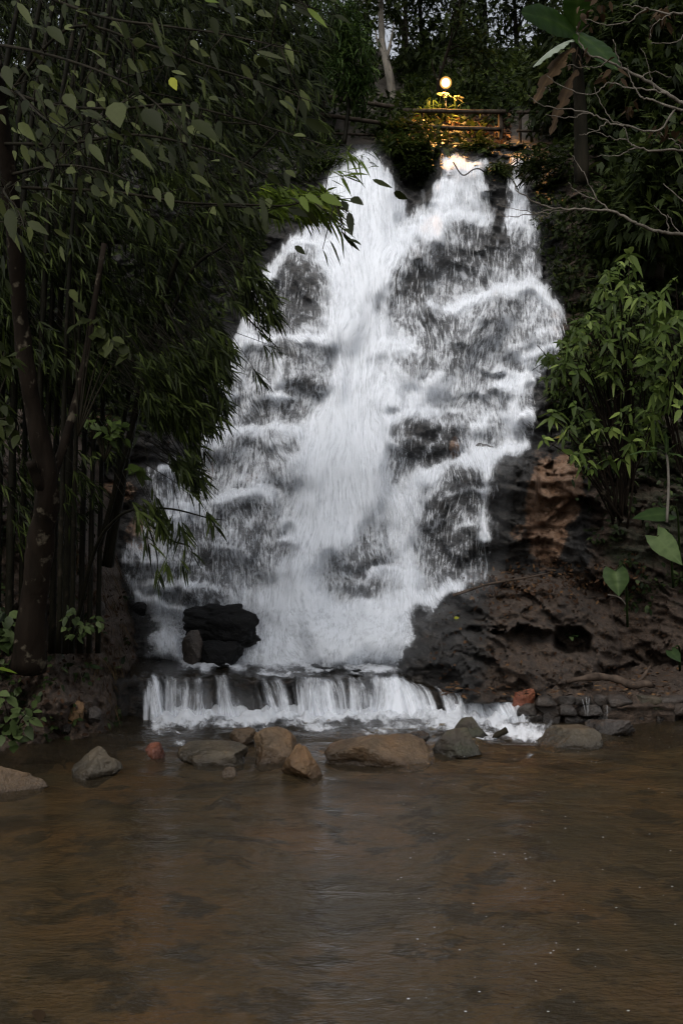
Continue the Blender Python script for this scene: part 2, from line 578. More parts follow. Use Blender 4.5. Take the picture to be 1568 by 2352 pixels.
M['shrub'] = m_leaf('shrub_leaf', (0.0189, 0.032, 0.00648), (0.063, 0.095, 0.02016), (0.21, 0.27, 0.0684), 0.4, 0.3)
M['wood_leaf'] = m_leaf('woodland_leaf', (0.006615, 0.0108, 0.002592), (0.0189, 0.0288, 0.00648), (0.04725, 0.063, 0.01426))
M['cover'] = m_leaf('ground_cover_leaf', (0.0063, 0.012, 0.0036), (0.0231, 0.036, 0.01008), (0.0735, 0.1, 0.036), 0.4, 0.2)
M['fern'] = m_leaf('fern_leaf', (0.0126, 0.022, 0.00504), (0.03675, 0.055, 0.01152), (0.084, 0.11, 0.0216))
M['taro'] = m_leaf('taro_leaf', (0.016, 0.032, 0.010), (0.035, 0.06, 0.018), (0.10, 0.14, 0.055), 0.45, 0.3)
M['banana'] = m_leaf('banana_leaf', (0.009, 0.022, 0.004), (0.017, 0.038, 0.006), (0.045, 0.075, 0.016), 0.4, 0.35)
M['banana_back'] = m_leaf('banana_leaf_back', (0.10, 0.12, 0.09), (0.18, 0.21, 0.16), (0.30, 0.33, 0.27), 0.5, 0.2)
M['dead'] = m_leaf('dead_leaf', (0.02, 0.012, 0.006), (0.055, 0.034, 0.016), (0.15, 0.10, 0.05), 0.7, 0.15)
M['litter'] = m_leaf('leaf_litter', (0.018, 0.010, 0.006), (0.05, 0.026, 0.014), (0.15, 0.085, 0.04), 0.7, 0.1)
M['lily'] = m_leaf('pale_plant', (0.05, 0.055, 0.03), (0.09, 0.095, 0.055), (0.14, 0.14, 0.09), 0.5, 0.3)
M['bark'] = m_bark('bark_brown', (0.004, 0.003, 0.002), (0.014, 0.010, 0.007), (0.10, 0.085, 0.06))
M['bark_pale'] = m_bark('bark_pale', (0.06, 0.055, 0.045), (0.22, 0.20, 0.17), (0.03, 0.03, 0.02))
M['bark_dark'] = m_bark('bark_dark', (0.006, 0.006, 0.004), (0.025, 0.021, 0.014))
M['twig'] = m_bark('bare_twig', (0.045, 0.039, 0.03), (0.17, 0.15, 0.125), None, 12)
M['culm'] = m_bark('bamboo_culm', (0.003, 0.003, 0.002), (0.011, 0.010, 0.006), (0.025, 0.02, 0.014), 9, 0.5)
M['rail'] = m_bark('fence_wood', (0.016, 0.013, 0.010), (0.065, 0.052, 0.04), None, 10)
M['root'] = m_bark('root_wood', (0.02, 0.015, 0.012), (0.09, 0.066, 0.05), None, 10, 0.6)
M['metal'] = m_plain('lamp_metal', (0.015, 0.015, 0.015), 0.5, 0.6)
def m_halo(name):  # half see-through orange emission, imitates the glow around the bulb
    k = NT(name)
    e = k.n('Emission', {'Color': (1.0, 0.50, 0.12, 1), 'Strength': 1.0})
    return k.end(k.n('MixShader', {0: 0.45, 1: k.n('BsdfTransparent').outputs[0], 2: e.outputs[0]}).outputs[0])


M['halo'] = m_halo('lamp_halo')
M['bulb'] = m_emit('lit_bulb', (1.0, 0.52, 0.16), 14.0)

# ------------------------------------------------------------------ ground and pool
mb = MB()
gx, gy = np.meshgrid(np.linspace(-140, 140, 80), np.linspace(-120, 200, 80))
mb.add(np.stack([gx, gy, -1.6 + 0.15 * fbm(gx * .2, gy * .2)], -1), grid_faces(80, 80)[:, ::-1])
tag(mb.build('ground', M['earth']), 'dark forest soil around the stream', kind='structure')

mb = MB()
gx, gy = np.meshgrid(np.linspace(-16, 16, 320), np.linspace(-9, 14.5, 235))
bz = -0.26 + 0.09 * fbm(gx * .6, gy * .6, 3.0, 4) + 0.03 * fbm(gx * 5, gy * 5, 1.0, 3)
bz = bz + sm(7.5, 15.5, np.abs(gx) + 0.5 * fbm(gx * .3, gy * .3, 8.)) * 3.2
mb.add(np.stack([gx, gy, bz], -1), grid_faces(235, 320)[:, ::-1])
tag(mb.build('pool_bed', M['bed']), 'brown gravel bed under the shallow pool', kind='structure')

mb = MB()
gx, gy = np.meshgrid(np.linspace(-13, 13, 261), np.linspace(-8.5, 13.2, 435))
amp = 0.004 + 0.030 * sm(6.5, 11.5, gy)
wz = amp * fbm(gx * 1.6 + 0.5 * fbm(gx, gy, 2.), gy * 3.0, 4.0, 4, 0.55)
mb.add(np.stack([gx, gy, wz], -1), grid_faces(435, 261)[:, ::-1])
tag(mb.build('water', M['pool']), 'shallow brown pool with ripples in front of the waterfall', kind='structure')

# ------------------------------------------------------------------ cliff as a real surface
STEP = 4
CX = np.arange(-420, 1985, STEP)
CY = np.arange(332, 1620, STEP)
X, Y = np.meshgrid(CX.astype(float), CY.astype(float))
KY = [300, 370, 440, 560, 770, 980, 1130, 1300, 1430, 1520, 1620]
DC = [23.6, 22.3, 21.5, 20.3, 18.7, 17.3, 16.4, 15.5, 14.9, 14.1, 13.6]
DR = [20.6, 20.0, 19.4, 18.5, 17.4, 16.4, 15.8, 15.3, 15.0, 14.7, 14.2]
DL = [19.6, 19.0, 18.5, 17.8, 16.9, 16.1, 15.6, 15.2, 14.9, 14.4, 14.0]
XW = X + 30 * fbm(X / 160, Y / 160, 1.7, 3)
YW = Y + 22 * fbm(X / 120, Y / 120, 6.2, 3)
wr, wl = sm(1190, 1370, XW), sm(640, 330, XW)
D = np.interp(YW, KY, DC) * (1 - wr) * (1 - wl) + np.interp(YW, KY, DR) * wr + np.interp(YW, KY, DL) * wl
# ledges: x0, y of lip, half width, height, bulge, drop of the lip at its ends, slope, white lip, dark face
LEDGES = [
    (820, 368, 95, 150, .50, 70, 0, .25, .15), (690, 560, 80, 215, .65, 75, 0, .45, .55), (655, 774, 105, 125, .50, 8, 0, .45, .15),
    (700, 850, 90, 130, .35, 20, 0, .1, .30), (610, 982, 90, 140, .55, 12, 0, .5, .05), (565, 1132, 80, 205, .50, 14, 0, .45, .25), (775, 985, 115, 300, .45, 85, 0, .3, 0),
    (1062, 376, 62, 110, .40, 14, 0, .3, .0), (1045, 494, 95, 190, .60, 18, 0, .45, .55), (942, 556, 46, 190, .50, 50, 0, .35, .5),
    (1187, 363, 24, 140, .30, 10, 0, .2, .1), (1198, 514, 52, 140, .40, 18, 0, .35, .3), (1185, 650, 128, 215, .75, 75, 0, .55, .10),
    (1252, 800, 60, 110, .40, 22, -.15, .35, .2), (1150, 880, 110, 140, .3, 20, 0, .15, .1), (975, 938, 92, 150, .65, 30, 0, .5, .6), (1090, 1052, 130, 250, .75, 8, -.28, .6, .45),
    (905, 790, 60, 120, .30, 35, 0, .2, .1), (878, 905, 42, 80, .30, 25, 0, .3, .35), (905, 1308, 78, 120, .40, 24, 0, .4, .1),
    (410, 1340, 95, 60, .30, 6, .05, .5, .2), (352, 1072, 42, 120, .40, 25, -.1, .35, .2), (430, 1180, 62, 150, .35, 18, 0, .3, .3), (480, 1250, 60, 120, .25, 15, 0, .25, .3),
    (345, 1280, 70, 90, .25, 12, 0, .2, .35), (1172, 1036, 60, 250, .55, 22, 0, .1, .5), (1262, 1050, 70, 240, .35, 30, 0, 0, 0), (760, 1200, 130, 220, .25, 40, 0, 0, .25),
    (760, 560, 90, 150, .25, 20, 0, .2, 0), (840, 640, 60, 120, .2, 20, 0, .1, .1), (1010, 700, 50, 160, .3, 20, 0, .1, .3), (615, 905, 50, 75, .25, 10, 0, .25, .3),
]
r2 = np.random.default_rng(3)
for i in range(170):
    LEDGES.append((r2.uniform(290, 1290), r2.uniform(400, 1380), r2.uniform(10, 42), r2.uniform(25, 95), r2.uniform(.08, .28), r2.uniform(3, 22), r2.uniform(-.25, .25), r2.uniform(.15, .55), r2.uniform(.05, .4)))
for i in range(26):
    LEDGES.append((r2.uniform(1150, 1560), r2.uniform(600, 1380), r2.uniform(20, 70), r2.uniform(40, 140), r2.uniform(.1, .35), r2.uniform(6, 40), r2.uniform(-.3, .3), 0, 0))
LIPF = np.zeros_like(D)
JX = X + 10 * fbm(X / 45, Y / 45, 21., 3)
JY = Y + 9 * fbm(X / 38, Y / 60, 31., 3)
U = X + 5 * fbm(X / 70, Y / 200, 3.3, 2)
for (x0, y0, hw, hh, A, cv, tl, lip, dk) in LEDGES:
    q = (JX - x0) / hw
    t = (JY - (y0 + cv * np.minimum(q * q, 4) + tl * (JX - x0))) / hh
    side = sm(1.25, 0.75, np.abs(q))
    prof = np.where(t < 0, 0, np.sqrt(np.clip(t / 0.13, 0, 1)) * (1 - np.clip(t, 0, 1) ** 1.3))
    D -= A * prof * side
    tp = t * hh
    LIPF += side * (lip * np.exp(-np.maximum(tp, 0) / 20) * sm(-7, 1, tp) - dk * sm(9, 34, tp) * sm(1.25, .7, t))
    if hh > 100:
        U -= side * (JX - x0) * 0.30 * np.clip(t, 0, 1) * sm(1.6, 1.0, t)
# right hand rock hump below the fall, its slots and cave
q = ((JX - 1160) / 265) ** 2 + ((JY - 1500) / 190) ** 2
D -= 1.15 * np.sqrt(np.clip(1 - q, 0, 1)) + 0.25 * sm(1.3, .8, q)
q = ((JX - 1010) / 85) ** 2 + ((JY - 1480) / 85) ** 2
D -= 0.35 * np.sqrt(np.clip(1 - q, 0, 1))
for (a, b, cpx, rx, ry) in ((1308, 1472, 1.0, 42, 30), (1115, 1451, .28, 44, 9), (1232, 1449, .28, 30, 9), (1430, 1510, .25, 40, 8)):
    q = np.abs((JX - a) / rx) ** 3 + np.abs((JY - .12 * (JX - a) * np.sign(a - 1200) - b) / ry) ** 3
    D += cpx * sm(1.5, .5, q)
# gaps between the three streams
D += 0.9 * polymask(X, Y, [(903, 350), (1008, 350), (995, 420), (965, 470), (950, 500), (930, 455), (908, 420)], 10)
W = P(X, Y, D)
D += 0.20 * fbm(W[..., 0] * 1.1, W[..., 2] * 1.6, 2.0, 4) * sm(1630, 1560, Y)
D += 0.07 * fbm(W[..., 0] * 5, W[..., 2] * 7, 5.0, 4)
D -= 0.10 * np.abs(fbm(W[..., 0] * 2.3, W[..., 2] * 3.4, 7.0, 3))
D += 0.035 * fbm(W[..., 0] * 13, W[..., 2] * 19, 15.0, 3) - 0.07 * np.abs(fbm(W[..., 0] * 5.5 + .4 * W[..., 2], W[..., 2] * 8, 17.0, 3)) * sm(1000, 1100, X)


def blocks(x, y, seed, amp, tilt):
    """angular rock blocks: a random offset and tilt for each irregular cell"""
    ix, iy = np.floor(x), np.floor(y)
    best = np.full(x.shape, 1e9)
    out = np.zeros(x.shape)
    z = np.zeros(x.shape)
    for a in (-1, 0, 1):
        for b in (-1, 0, 1):
            cx_, cy_ = ix + a, iy + b
            qx = cx_ + _hash(cx_, cy_, z + seed)
            qy = cy_ + _hash(cx_, cy_, z + seed + 7)
            d_ = np.maximum(np.abs(x - qx), .8 * np.abs(y - qy)) + .5 * np.hypot(x - qx, y - qy)
            v_ = amp * (_hash(cx_, cy_, z + seed + 13) - .5) + tilt * ((x - qx) * (_hash(cx_, cy_, z + seed + 19) - .5) + (y - qy) * (_hash(cx_, cy_, z + seed + 23) - .2))
            m_ = d_ < best
            best = np.where(m_, d_, best)
            out = np.where(m_, v_, out)
    return out


wxb = W[..., 0] + .12 * fbm(W[..., 0] * 2, W[..., 2] * 2, 61., 3)
wzb = W[..., 2] + .12 * fbm(W[..., 0] * 2, W[..., 2] * 2, 71., 3) + .15 * W[..., 0]
D += (blocks(wxb * 1.5, wzb * 2.4, 3., .22, .28) + blocks(wxb * 4.2, wzb * 6.5, 5., .085, .11)) * (1 + .6 * sm(1000, 1120, X) + .5 * sm(1000, 1120, X) * sm(1280, 1340, Y))
hs_ = W[..., 2] * 1.0 + W[..., 0] * .10 + .35 * fbm(W[..., 0] * .7, W[..., 2] * .9, 27., 3)
fr_ = hs_ / .21
fr_ = fr_ - np.floor(fr_)
bare_ = np.maximum(sm(1110, 1180, JX + .12 * (1400 - JY)), sm(430, 330, JX))
D += bare_ * .13 * (np.clip(fr_ / .82, 0, 1) - np.clip((fr_ - .82) / .18, 0, 1) - .5) * (.5 + np.clip(fbm(W[..., 0] * 1.3, W[..., 2] * 2, 37., 3) + .5, 0, 1))
och = np.zeros_like(D)
for (a, b, rx, ry, s) in ((1255, 1180, 52, 135, 1.15), (1300, 1120, 48, 100, .8), (1250, 1060, 60, 40, .4), (1190, 1225, 25, 30, .5), (1043, 1030, 14, 32, .8), (325, 1230, 42, 50, .9), (270, 1130, 60, 30, .6), (480, 1075, 20, 40, .6), (580, 1100, 22, 24, .6),
                          (240, 980, 60, 60, .5), (430, 1200, 20, 50, .35), (1330, 900, 60, 60, .25)):
    och = np.maximum(och, s * sm(1.3, .5, np.hypot((X - a) / rx, (Y - b) / ry)))
soil = np.clip(sm(1010, 1160, JX) * sm(1270, 1330, JY) * 0.62 * (1 - .55 * sm(1150, 980, JX)), 0, 1)
soil = np.maximum(soil, sm(1290, 1420, JX) * 0.9)
soil = np.maximum(soil, 0.75 * sm(1150, 1280, JX) * sm(1000, 900, JY) * sm(1240, 1330, X + .0 * Y))
moss = np.maximum(sm(1320, 1420, JX) * 0.55 * sm(1500, 1300, JY), 0.8 * sm(470, 420, Y) * sm(1.0, 0., np.abs(X - 960) / 60))
moss = np.maximum(moss, 0.5 * sm(320, 150, JX))
CLIFF_D = D
mb = MB()
mb.add(P(X, Y, D), grid_faces(*D.shape), ochre=och.ravel(), soil=soil.ravel(), moss=moss.ravel())
tag(mb.build('cliff', M['cliff']), 'dark wet rock cliff behind the waterfall with ochre patches', kind='structure')


def cliffD(px, py):
    i = np.clip(((np.asarray(py, float) - CY[0]) / STEP).astype(int), 0, len(CY) - 1)
    j = np.clip(((np.asarray(px, float) - CX[0]) / STEP).astype(int), 0, len(CX) - 1)
    return CLIFF_D[i, j]


# ------------------------------------------------------------------ waterfall
s0, s1 = np.searchsorted(CX, 232), np.searchsorted(CX, 1324)
e0, e1 = 0, np.searchsorted(CY, 1552)
wx, wy = X[e0:e1, s0:s1], Y[e0:e1, s0:s1]
wd = blur(D, 16)[e0:e1, s0:s1]
rd = D[e0:e1, s0:s1]
jx, jy = wx + 9 * fbm(wx / 30, wy / 45, 41., 3), wy + 9 * fbm(wx / 30, wy / 45, 51., 3)
SIL = [(800, 352), (860, 352), (893, 395), (906, 430), (925, 462), (945, 500), (958, 470), (985, 425), (1008, 395), (1012, 368), (1060, 362), (1118, 372), (1122, 420), (1132, 500), (1135, 560), (1152, 560), (1160, 500),
       (1166, 440), (1170, 362), (1200, 360), (1210, 440), (1222, 500), (1236, 560), (1250, 640), (1285, 690), (1300, 760), (1290, 800), (1262, 850), (1235, 900), (1220, 1000), (1212, 1030), (1160, 1050), (1140, 1110),
       (1135, 1230), (1120, 1330), (1050, 1362), (985, 1395), (950, 1420), (935, 1470), (908, 1518), (860, 1540), (560, 1540), (430, 1530), (360, 1510), (345, 1430), (296, 1372), (262, 1310), (285, 1255),
       (345, 1170), (345, 1080), (395, 1040), (440, 1070), (470, 1000), (500, 900), (545, 770), (590, 640), (615, 600), (690, 530), (705, 510), (728, 450), (745, 400)]
flow = polymask(jx + 8 * fbm(wx / 9, wy / 40, 45., 2), jy, SIL, 12)
low = sm(1340, 1420, wy)
flow = flow * (1 - low) + low * polymask(jx + 20 * fbm(wx / 26, wy / 30, 46., 3), jy + 8 * fbm(wx / 20, wy / 16, 47., 2), SIL, 26)
val = np.full(wx.shape, 0.50)


def stroke(pts, wds, amt, soft=0.8):
    global val
    d, t = segdist(jx, jy, pts)
    r = np.interp(t, np.arange(len(pts)), np.broadcast_to(wds, (len(pts),)).astype(float))
    val += amt * np.exp(-(np.maximum(d / r, 0) ** 2) * soft)


def spot(a, b, rx, ry, amt):
    global val
    val += (amt * .62 if amt < 0 else amt) * np.exp(-(((jx - a) / rx) ** 2 + ((jy - b) / ry) ** 2))


spot(1146, 450, 14, 90, -1.0)
for lp in ([(535, 986), (590, 982), (640, 980), (690, 990)], [(500, 1146), (566, 1131), (636, 1131)], [(565, 778), (655, 773), (748, 772)], [(632, 570), (690, 548), (730, 560)], [(896, 962), (930, 948), (971, 938), (1062, 941)],
           [(1030, 710), (1079, 688), (1149, 664), (1210, 652), (1260, 676)], [(955, 496), (1040, 490), (1125, 494)], [(1209, 818), (1250, 796), (1294, 782)], [(340, 1346), (420, 1342), (505, 1346)], [(838, 1312), (905, 1304), (965, 1312)], [(860, 792), (905, 786), (945, 800)], [(600, 905), (640, 899), (680, 910)],
           [(1140, 882), (1200, 874), (1250, 880)], [(850, 908), (880, 902), (915, 912)], [(330, 1078), (360, 1068), (395, 1082)], [(400, 1188), (440, 1176), (490, 1186)], [(1010, 1140), (1060, 1120), (1110, 1124)], [(985, 1210), (1030, 1196), (1080, 1206)], [(640, 1240), (700, 1228), (750, 1240)]):
    lq = np.array(lp, float)
    stroke([tuple(q) for q in lq + (0, 3)], 7, .40, 1.0)
    stroke([tuple(q) for q in lq + (0, 34)], 22, -.17, 1.0)
stroke([(825, 360), (835, 450), (815, 560), (805, 700), (805, 850), (790, 980), (765, 1110), (710, 1290), (660, 1400)], [62, 68, 60, 55, 48, 72, 80, 62, 60], .70)
stroke([(780, 1000), (760, 1120)], [70, 60], .25)
stroke([(880, 480), (840, 560), (810, 620)], [50, 50, 40], .3)
stroke([(1065, 380), (1045, 470), (1000, 520)], [45, 55, 40], .32)
stroke([(985, 535), (920, 555), (870, 620)], [24, 24, 30], .45)
stroke([(1187, 365), (1190, 500)], [18, 30], .25)
stroke([(880, 760), (905, 850), (870, 1000), (850, 1150), (820, 1200)], [40, 45, 40, 45, 40], .42)
stroke([(700, 520), (645, 575), (608, 660)], [26, 20, 16], .35)
stroke([(1040, 700), (1140, 668), (1215, 655), (1270, 690)], [16, 18, 22, 22], .32)
stroke([(1225, 840), (1180, 900), (1170, 1020)], [14, 22, 26], .38)
stroke([(985, 1088), (1036, 1064), (1128, 1040), (1205, 1026)], [22, 13, 12, 8], .5)
stroke([(1118, 1050), (1108, 1240)], [15, 14], .5)
stroke([(1000, 880), (960, 925)], [34, 22], .45)
stroke([(955, 1110), (930, 1250), (955, 1370)], [30, 26, 20], .35)
stroke([(640, 830), (638, 975)], [18, 16], .38)
stroke([(545, 690), (520, 850), (480, 1000)], [30, 40, 30], .3)
stroke([(310, 1374), (420, 1398)], [14, 12], .6)
stroke([(352, 1420), (385, 1480), (410, 1522)], [16, 20, 20], .5)
stroke([(860, 1330), (930, 1325)], [28, 28], .3)
stroke([(620, 1400), (760, 1420), (930, 1390), (1040, 1352)], [30, 40, 30, 9], .6)
stroke([(600, 1510), (700, 1480), (890, 1480)], [32, 60, 46], .75)
stroke([(440, 1528), (620, 1532), (820, 1530)], [8, 12, 10], .5)
spot(1107, 1232, 18, 20, .4)
spot(690, 660, 46, 85, -.55)
spot(665, 880, 60, 60, -.25)
spot(720, 900, 30, 60, -.30)
spot(868, 708, 9, 26, -.5)
spot(945, 660, 30, 70, -.45)
spot(1050, 600, 70, 55, -.42)
spot(1130, 560, 14, 60, -.4)
spot(1200, 600, 40, 40, -.12)
spot(1160, 820, 100, 90, -.22)
spot(1100, 740, 30, 40, -.1)
spot(965, 1010, 34, 55, -.45)
spot(1040, 1010, 22, 50, -.5)
spot(1030, 1160, 50, 60, -.35)
spot(1050, 1290, 55, 60, -.55)
spot(1115, 1300, 34, 60, -.40)
spot(1160, 1150, 30, 120, -.8)
spot(846, 1240, 18, 50, -.42)
spot(750, 1330, 62, 60, -.36)
spot(575, 1225, 34, 70, -.34)
spot(545, 1060, 60, 40, -.10)
spot(460, 1280, 40, 60, -.12)
spot(310, 1230, 36, 55, -.5)
spot(450, 1090, 36, 46, -.2)
spot(300, 1310, 26, 40, -.25)
spot(640, 530, 30, 25, -.4)
spot(560, 870, 26, 60, -.30)
stroke([(300, 1376), (350, 1430), (400, 1500), (430, 1526)], [12, 16, 18, 14], .4)
spot(455, 1475, 40, 40, -.7)
spot(500, 1532, 60, 10, -.5)
val += LIPF[e0:e1, s0:s1] * 0.6 * sm(1.15, .6, val)
val += 0.16 * fbm(wx / 60, wy / 110, 61., 3)
val = np.where(val < .5, .5 - (.5 - val) * .4, val)
flowv = np.clip(val, 0.0, 1.6) * flow
offs = 0.06 + 0.26 * np.clip(flowv, 0, 1.1)
wD = np.minimum(wd - offs, rd - 0.03 - 0.10 * np.clip(flowv, 0, 1))
wD = blur(wD, 1)
core = sm(.62, 1.0, blur(flowv, 6))
wD = wD * (1 - core) + (blur(wD, 70) - .10) * core
wD = np.minimum(wD, rd - .02)
wD = blur(wD, 2)
wD = wD - 0.03 * fbm(wx / 14, wy / 60, 71., 3) * np.clip(flowv, 0, 1)
# splash mound at the foot
wD -= 0.35 * np.exp(-(((wx - 740) / 150) ** 2 + ((wy - 1460) / 60) ** 2)) + 0.3 * np.exp(-(((wx - 880) / 90) ** 2 + ((wy - 1450) / 60) ** 2))
wv = wy + 2.6 * np.maximum(0, wy - 1395) + 6 * fbm(wx / 24, wy / 120, 81., 2)
wu = U[e0:e1, s0:s1]
mb = MB()
keep = flowv > 0.015
fc = grid_faces(*wx.shape)
fc = fc[keep.ravel()[fc].any(1)]
mb.add(P(wx, wy, wD), fc, uv=np.stack([wu, wv], -1), flow=flowv.ravel())
# second, looser veil standing a little in front
fv2 = np.clip(flowv - 0.14, 0, 1.0) * 0.72
k2 = fv2 > 0.05
fc2 = grid_faces(*wx.shape)
fc2 = fc2[k2.ravel()[fc2].any(1)]
mb.add(P(wx, wy, wD - 0.10 - 0.06 * fbm(wx / 30, wy / 50, 91., 2)), fc2, uv=np.stack([wu + 517, wv * .42 + 300], -1), flow=fv2.ravel())
# fine spray hanging in front of the heaviest water and over the splash
mist = np.clip(val - .75, 0, .5) * .45 * flow
mist -= .5 * np.exp(-(((wx - 500) / 90) ** 2 + ((wy - 1450) / 60) ** 2))
mist += .20 * np.exp(-(((wx - 720) / 190) ** 2 + ((wy - 1440) / 85) ** 2)) * flow + .16 * np.exp(-(((wx - 770) / 110) ** 2 + ((wy - 1090) / 120) ** 2))
fsoft = blur(flow, 120)
mist += .10 * fsoft * (1 - flow) * sm(900, 1150, wy) + .05 * fsoft * (1 - flow)
mist = blur(np.maximum(mist, 0) * (.85 + .5 * fbm(wx / 60, wy / 80, 95., 3)), 14)
for q_, dq in ((.55, .22), (.5, .42)):
    fall_ = grid_faces(*wx.shape)
    fc3 = fall_[(mist.ravel()[fall_] > .012).any(1)]
    mb.add(P(wx, wy, blur(wD, 10) - dq), fc3, mat=1, dens=np.clip(mist * q_, 0, .8).ravel())
# single falling strands and drops
NS = 2500
ii = rng.integers(0, wx.shape[0] - 24, NS * 6)
jj = rng.integers(4, wx.shape[1] - 4, NS * 6)
fl = flowv[ii, jj]
ok = rng.random(NS * 6) < np.clip(fl * 1.6, 0, 1) * (1 - sm(.75, 1.15, fl)) * .9
ok &= flowv[ii + 12, jj] > .22
ii, jj = ii[ok][:NS], jj[ok][:NS]
n = len(ii)
ln = rng.integers(4, 11, n)
sx = wx[ii, jj] + rng.uniform(-3, 3, n)
dx = (wu[np.minimum(ii + 8, wx.shape[0] - 1), jj] - wu[ii, jj]) / 8.0
wdt = rng.uniform(.3, .9, n)
so_ = rng.uniform(.03, .22, n)
den = rng.uniform(.15, .65, n)
cols, dn = [], []
for s in range(4):
    i2 = np.minimum(ii + (ln * s) // 3, wx.shape[0] - 1)
    fy = wy[ii, jj] + ln * STEP * s / 3.0
    fx = sx - dx * ln * s / 3.0
    Dd = wD[i2, jj] - so_
    hw = wdt * (.25, 1.0, .9, .2)[s]
    cols.append(np.stack([P(fx - hw, fy, Dd), P(fx + hw, fy, Dd)], 1))
    dn.append(np.repeat((den * (.3, 1, .9, .15)[s])[:, None], 2, 1))
V = np.stack(cols, 1).reshape(n, 8, 3)
dn = np.stack(dn, 1).reshape(-1)
off = (np.arange(n) * 8)[:, None, None]
fs = (np.array([[0, 1, 3, 2], [2, 3, 5, 4], [4, 5, 7, 6]])[None] + off).reshape(-1, 4)
mb.add(V.reshape(-1, 3), fs, mat=1, dens=dn)
tag(mb.build('waterfall', [M['fall'], M['strand']], uv=True), 'tall white waterfall tumbling in three streams down the dark cliff', 'waterfall', kind='structure')

# ------------------------------------------------------------------ weir shelf, upper pool, curtain of the weir
NZ = lambda q: 5 * fbm(q / 34, 0 * q, 44., 3)
LX = [-200, 250, 330, 600, 800, 869, 936, 1016, 1101, 1172, 1260, 1400, 1568, 2000]
LYP = [1556, 1556, 1554, 1556, 1555, 1550, 1566, 1582, 1590, 1606, 1606, 1610, 1612, 1620]   # lip row
FYP = [1652, 1652, 1650, 1646, 1645, 1645, 1646, 1648, 1652, 1656, 1657, 1660, 1662, 1668]   # foot row (water level)
cols = np.arange(-200, 2001, 5.0)
ly, fy = np.interp(cols, LX, LYP) + NZ(cols), np.interp(cols, LX, FYP) + .6 * NZ(cols + 300)
footD = DZ(fy, 0.0)
lipD = footD + 0.16
lipz = P(cols, ly, lipD)[:, 2]
cx_w = (cols - 784) / F * lipD
mb = MB()
rows = []
bump_f = fbm(cols / 22, 0 * cols, 3., 3)
for (kz, off) in ((-0.5, -.02), (0.0, -0.01), (.3, .05), (.55, -.02), (.8, .06), (.95, .0), (1.0, .06)):
    z = np.where(kz < 0, -0.5, lipz * kz - 0.03)
    Dq = footD + 0.10 + off + .06 * fbm(cols / 30, kz * 5 + 0 * cols, 2., 3)
    p = P(cols, 1500, Dq)
    rows.append(np.stack([(cols - 784) / F * Dq, p[:, 1], z + .02 * fbm(cols / 16, kz * 7 + 0 * cols, 9., 2)], -1))
for back in np.linspace(.25, 4.8, 26):
    Dq = footD + 0.1 + back
    bz = lipz - 0.035 + back * (0.015 + 0.05 * sm(1000, 1250, cols)) * (1 if back > 0 else 1) + .035 * fbm(cols / 40, back * 2.2 + 0 * cols, 4., 4)
    bz = bz + sm(1190, 1260, cols) * (.06 * fbm(cols / 18, back * 5 + 0 * cols, 14., 3) + .03)
    rows.append(np.stack([(cols - 784) / F * Dq, P(cols, 1500, Dq)[:, 1], bz], -1))
R = np.stack(rows)
shelf_soil = np.broadcast_to(0.35 + 0.5 * sm(950, 1150, cols), R.shape[:2]).ravel()
mb.add(R, grid_faces(*R.shape[:2]), ochre=np.broadcast_to(0.10 + .18 * np.clip(fbm(cols / 60, 0 * cols, 1.), 0, 1), R.shape[:2]).ravel(), soil=shelf_soil, moss=0.0)
tag(mb.build('rock_shelf', M['cliff']), 'brown rock shelf at the foot of the waterfall above the low weir', kind='structure')

# upper pool: sheet that slides over the lip
uc = np.arange(300, 1205, 5.0)
uly, ufy = np.interp(uc, LX, LYP) + NZ(uc), np.interp(uc, LX, FYP) + .6 * NZ(uc + 300)
ufD = DZ(ufy, 0.0)
ulz = P(uc, uly, ufD + .16)[:, 2]
mb = MB()
rows = []
for back in np.linspace(0.06, 3.2, 40):
    Dq = ufD + .1 + back
    z = ulz + back * (0.015 + 0.05 * sm(1000, 1250, uc)) + .012 * fbm(uc / 14, back * 6 + 0 * uc, 7., 3) - .03 * sm(.3, 0, back) - .22 * sm(1080, 1200, uc) * sm(.2, 1.4, back)
    rows.append(np.stack([(uc - 784) / F * Dq, P(uc, 1500, Dq)[:, 1], z], -1))
R = np.stack(rows)
mb.add(R, grid_faces(*R.shape[:2])[:, ::-1])
tag(mb.build('upper_pool_water', M['upool']), 'thin brown water sheet sliding to the weir lip', kind='structure')

# curtain
uc = np.arange(318, 1190, 3.0)
uly, ufy = np.interp(uc, LX, LYP) + NZ(uc), np.interp(uc, LX, FYP) + .6 * NZ(uc + 300)
ufD = DZ(ufy, 0.0)
ulz = P(uc, uly, ufD + .16)[:, 2]
dens = 0.42 - .10 * sm(700, 560, uc) + 0.16 * fbm(uc / 75, 0 * uc, 35., 2) + 0.22 * fbm(uc / 30, 0 * uc, 5., 3) + .14 * fbm(uc / 9, 0 * uc, 15., 2)
dens += .22 * np.exp(-((uc - 720) / 90) ** 2) + .25 * np.exp(-((uc - 910) / 70) ** 2) + .1 * np.exp(-((uc - 1050) / 80) ** 2) - .35 * np.exp(-((uc - 838) / 13) ** 2) - .28 * np.exp(-((uc - 575) / 10) ** 2) - .22 * np.exp(-((uc - 655) / 9) ** 2) - .25 * np.exp(-((uc - 760) / 8) ** 2) - .3 * np.exp(-((uc - 985) / 10) ** 2) - .2 * np.exp(-((uc - 1090) / 9) ** 2) - .22 * np.exp(-((uc - 430) / 90) ** 2) + .5 * np.exp(-((uc - 352) / 10) ** 2)
mb = MB()
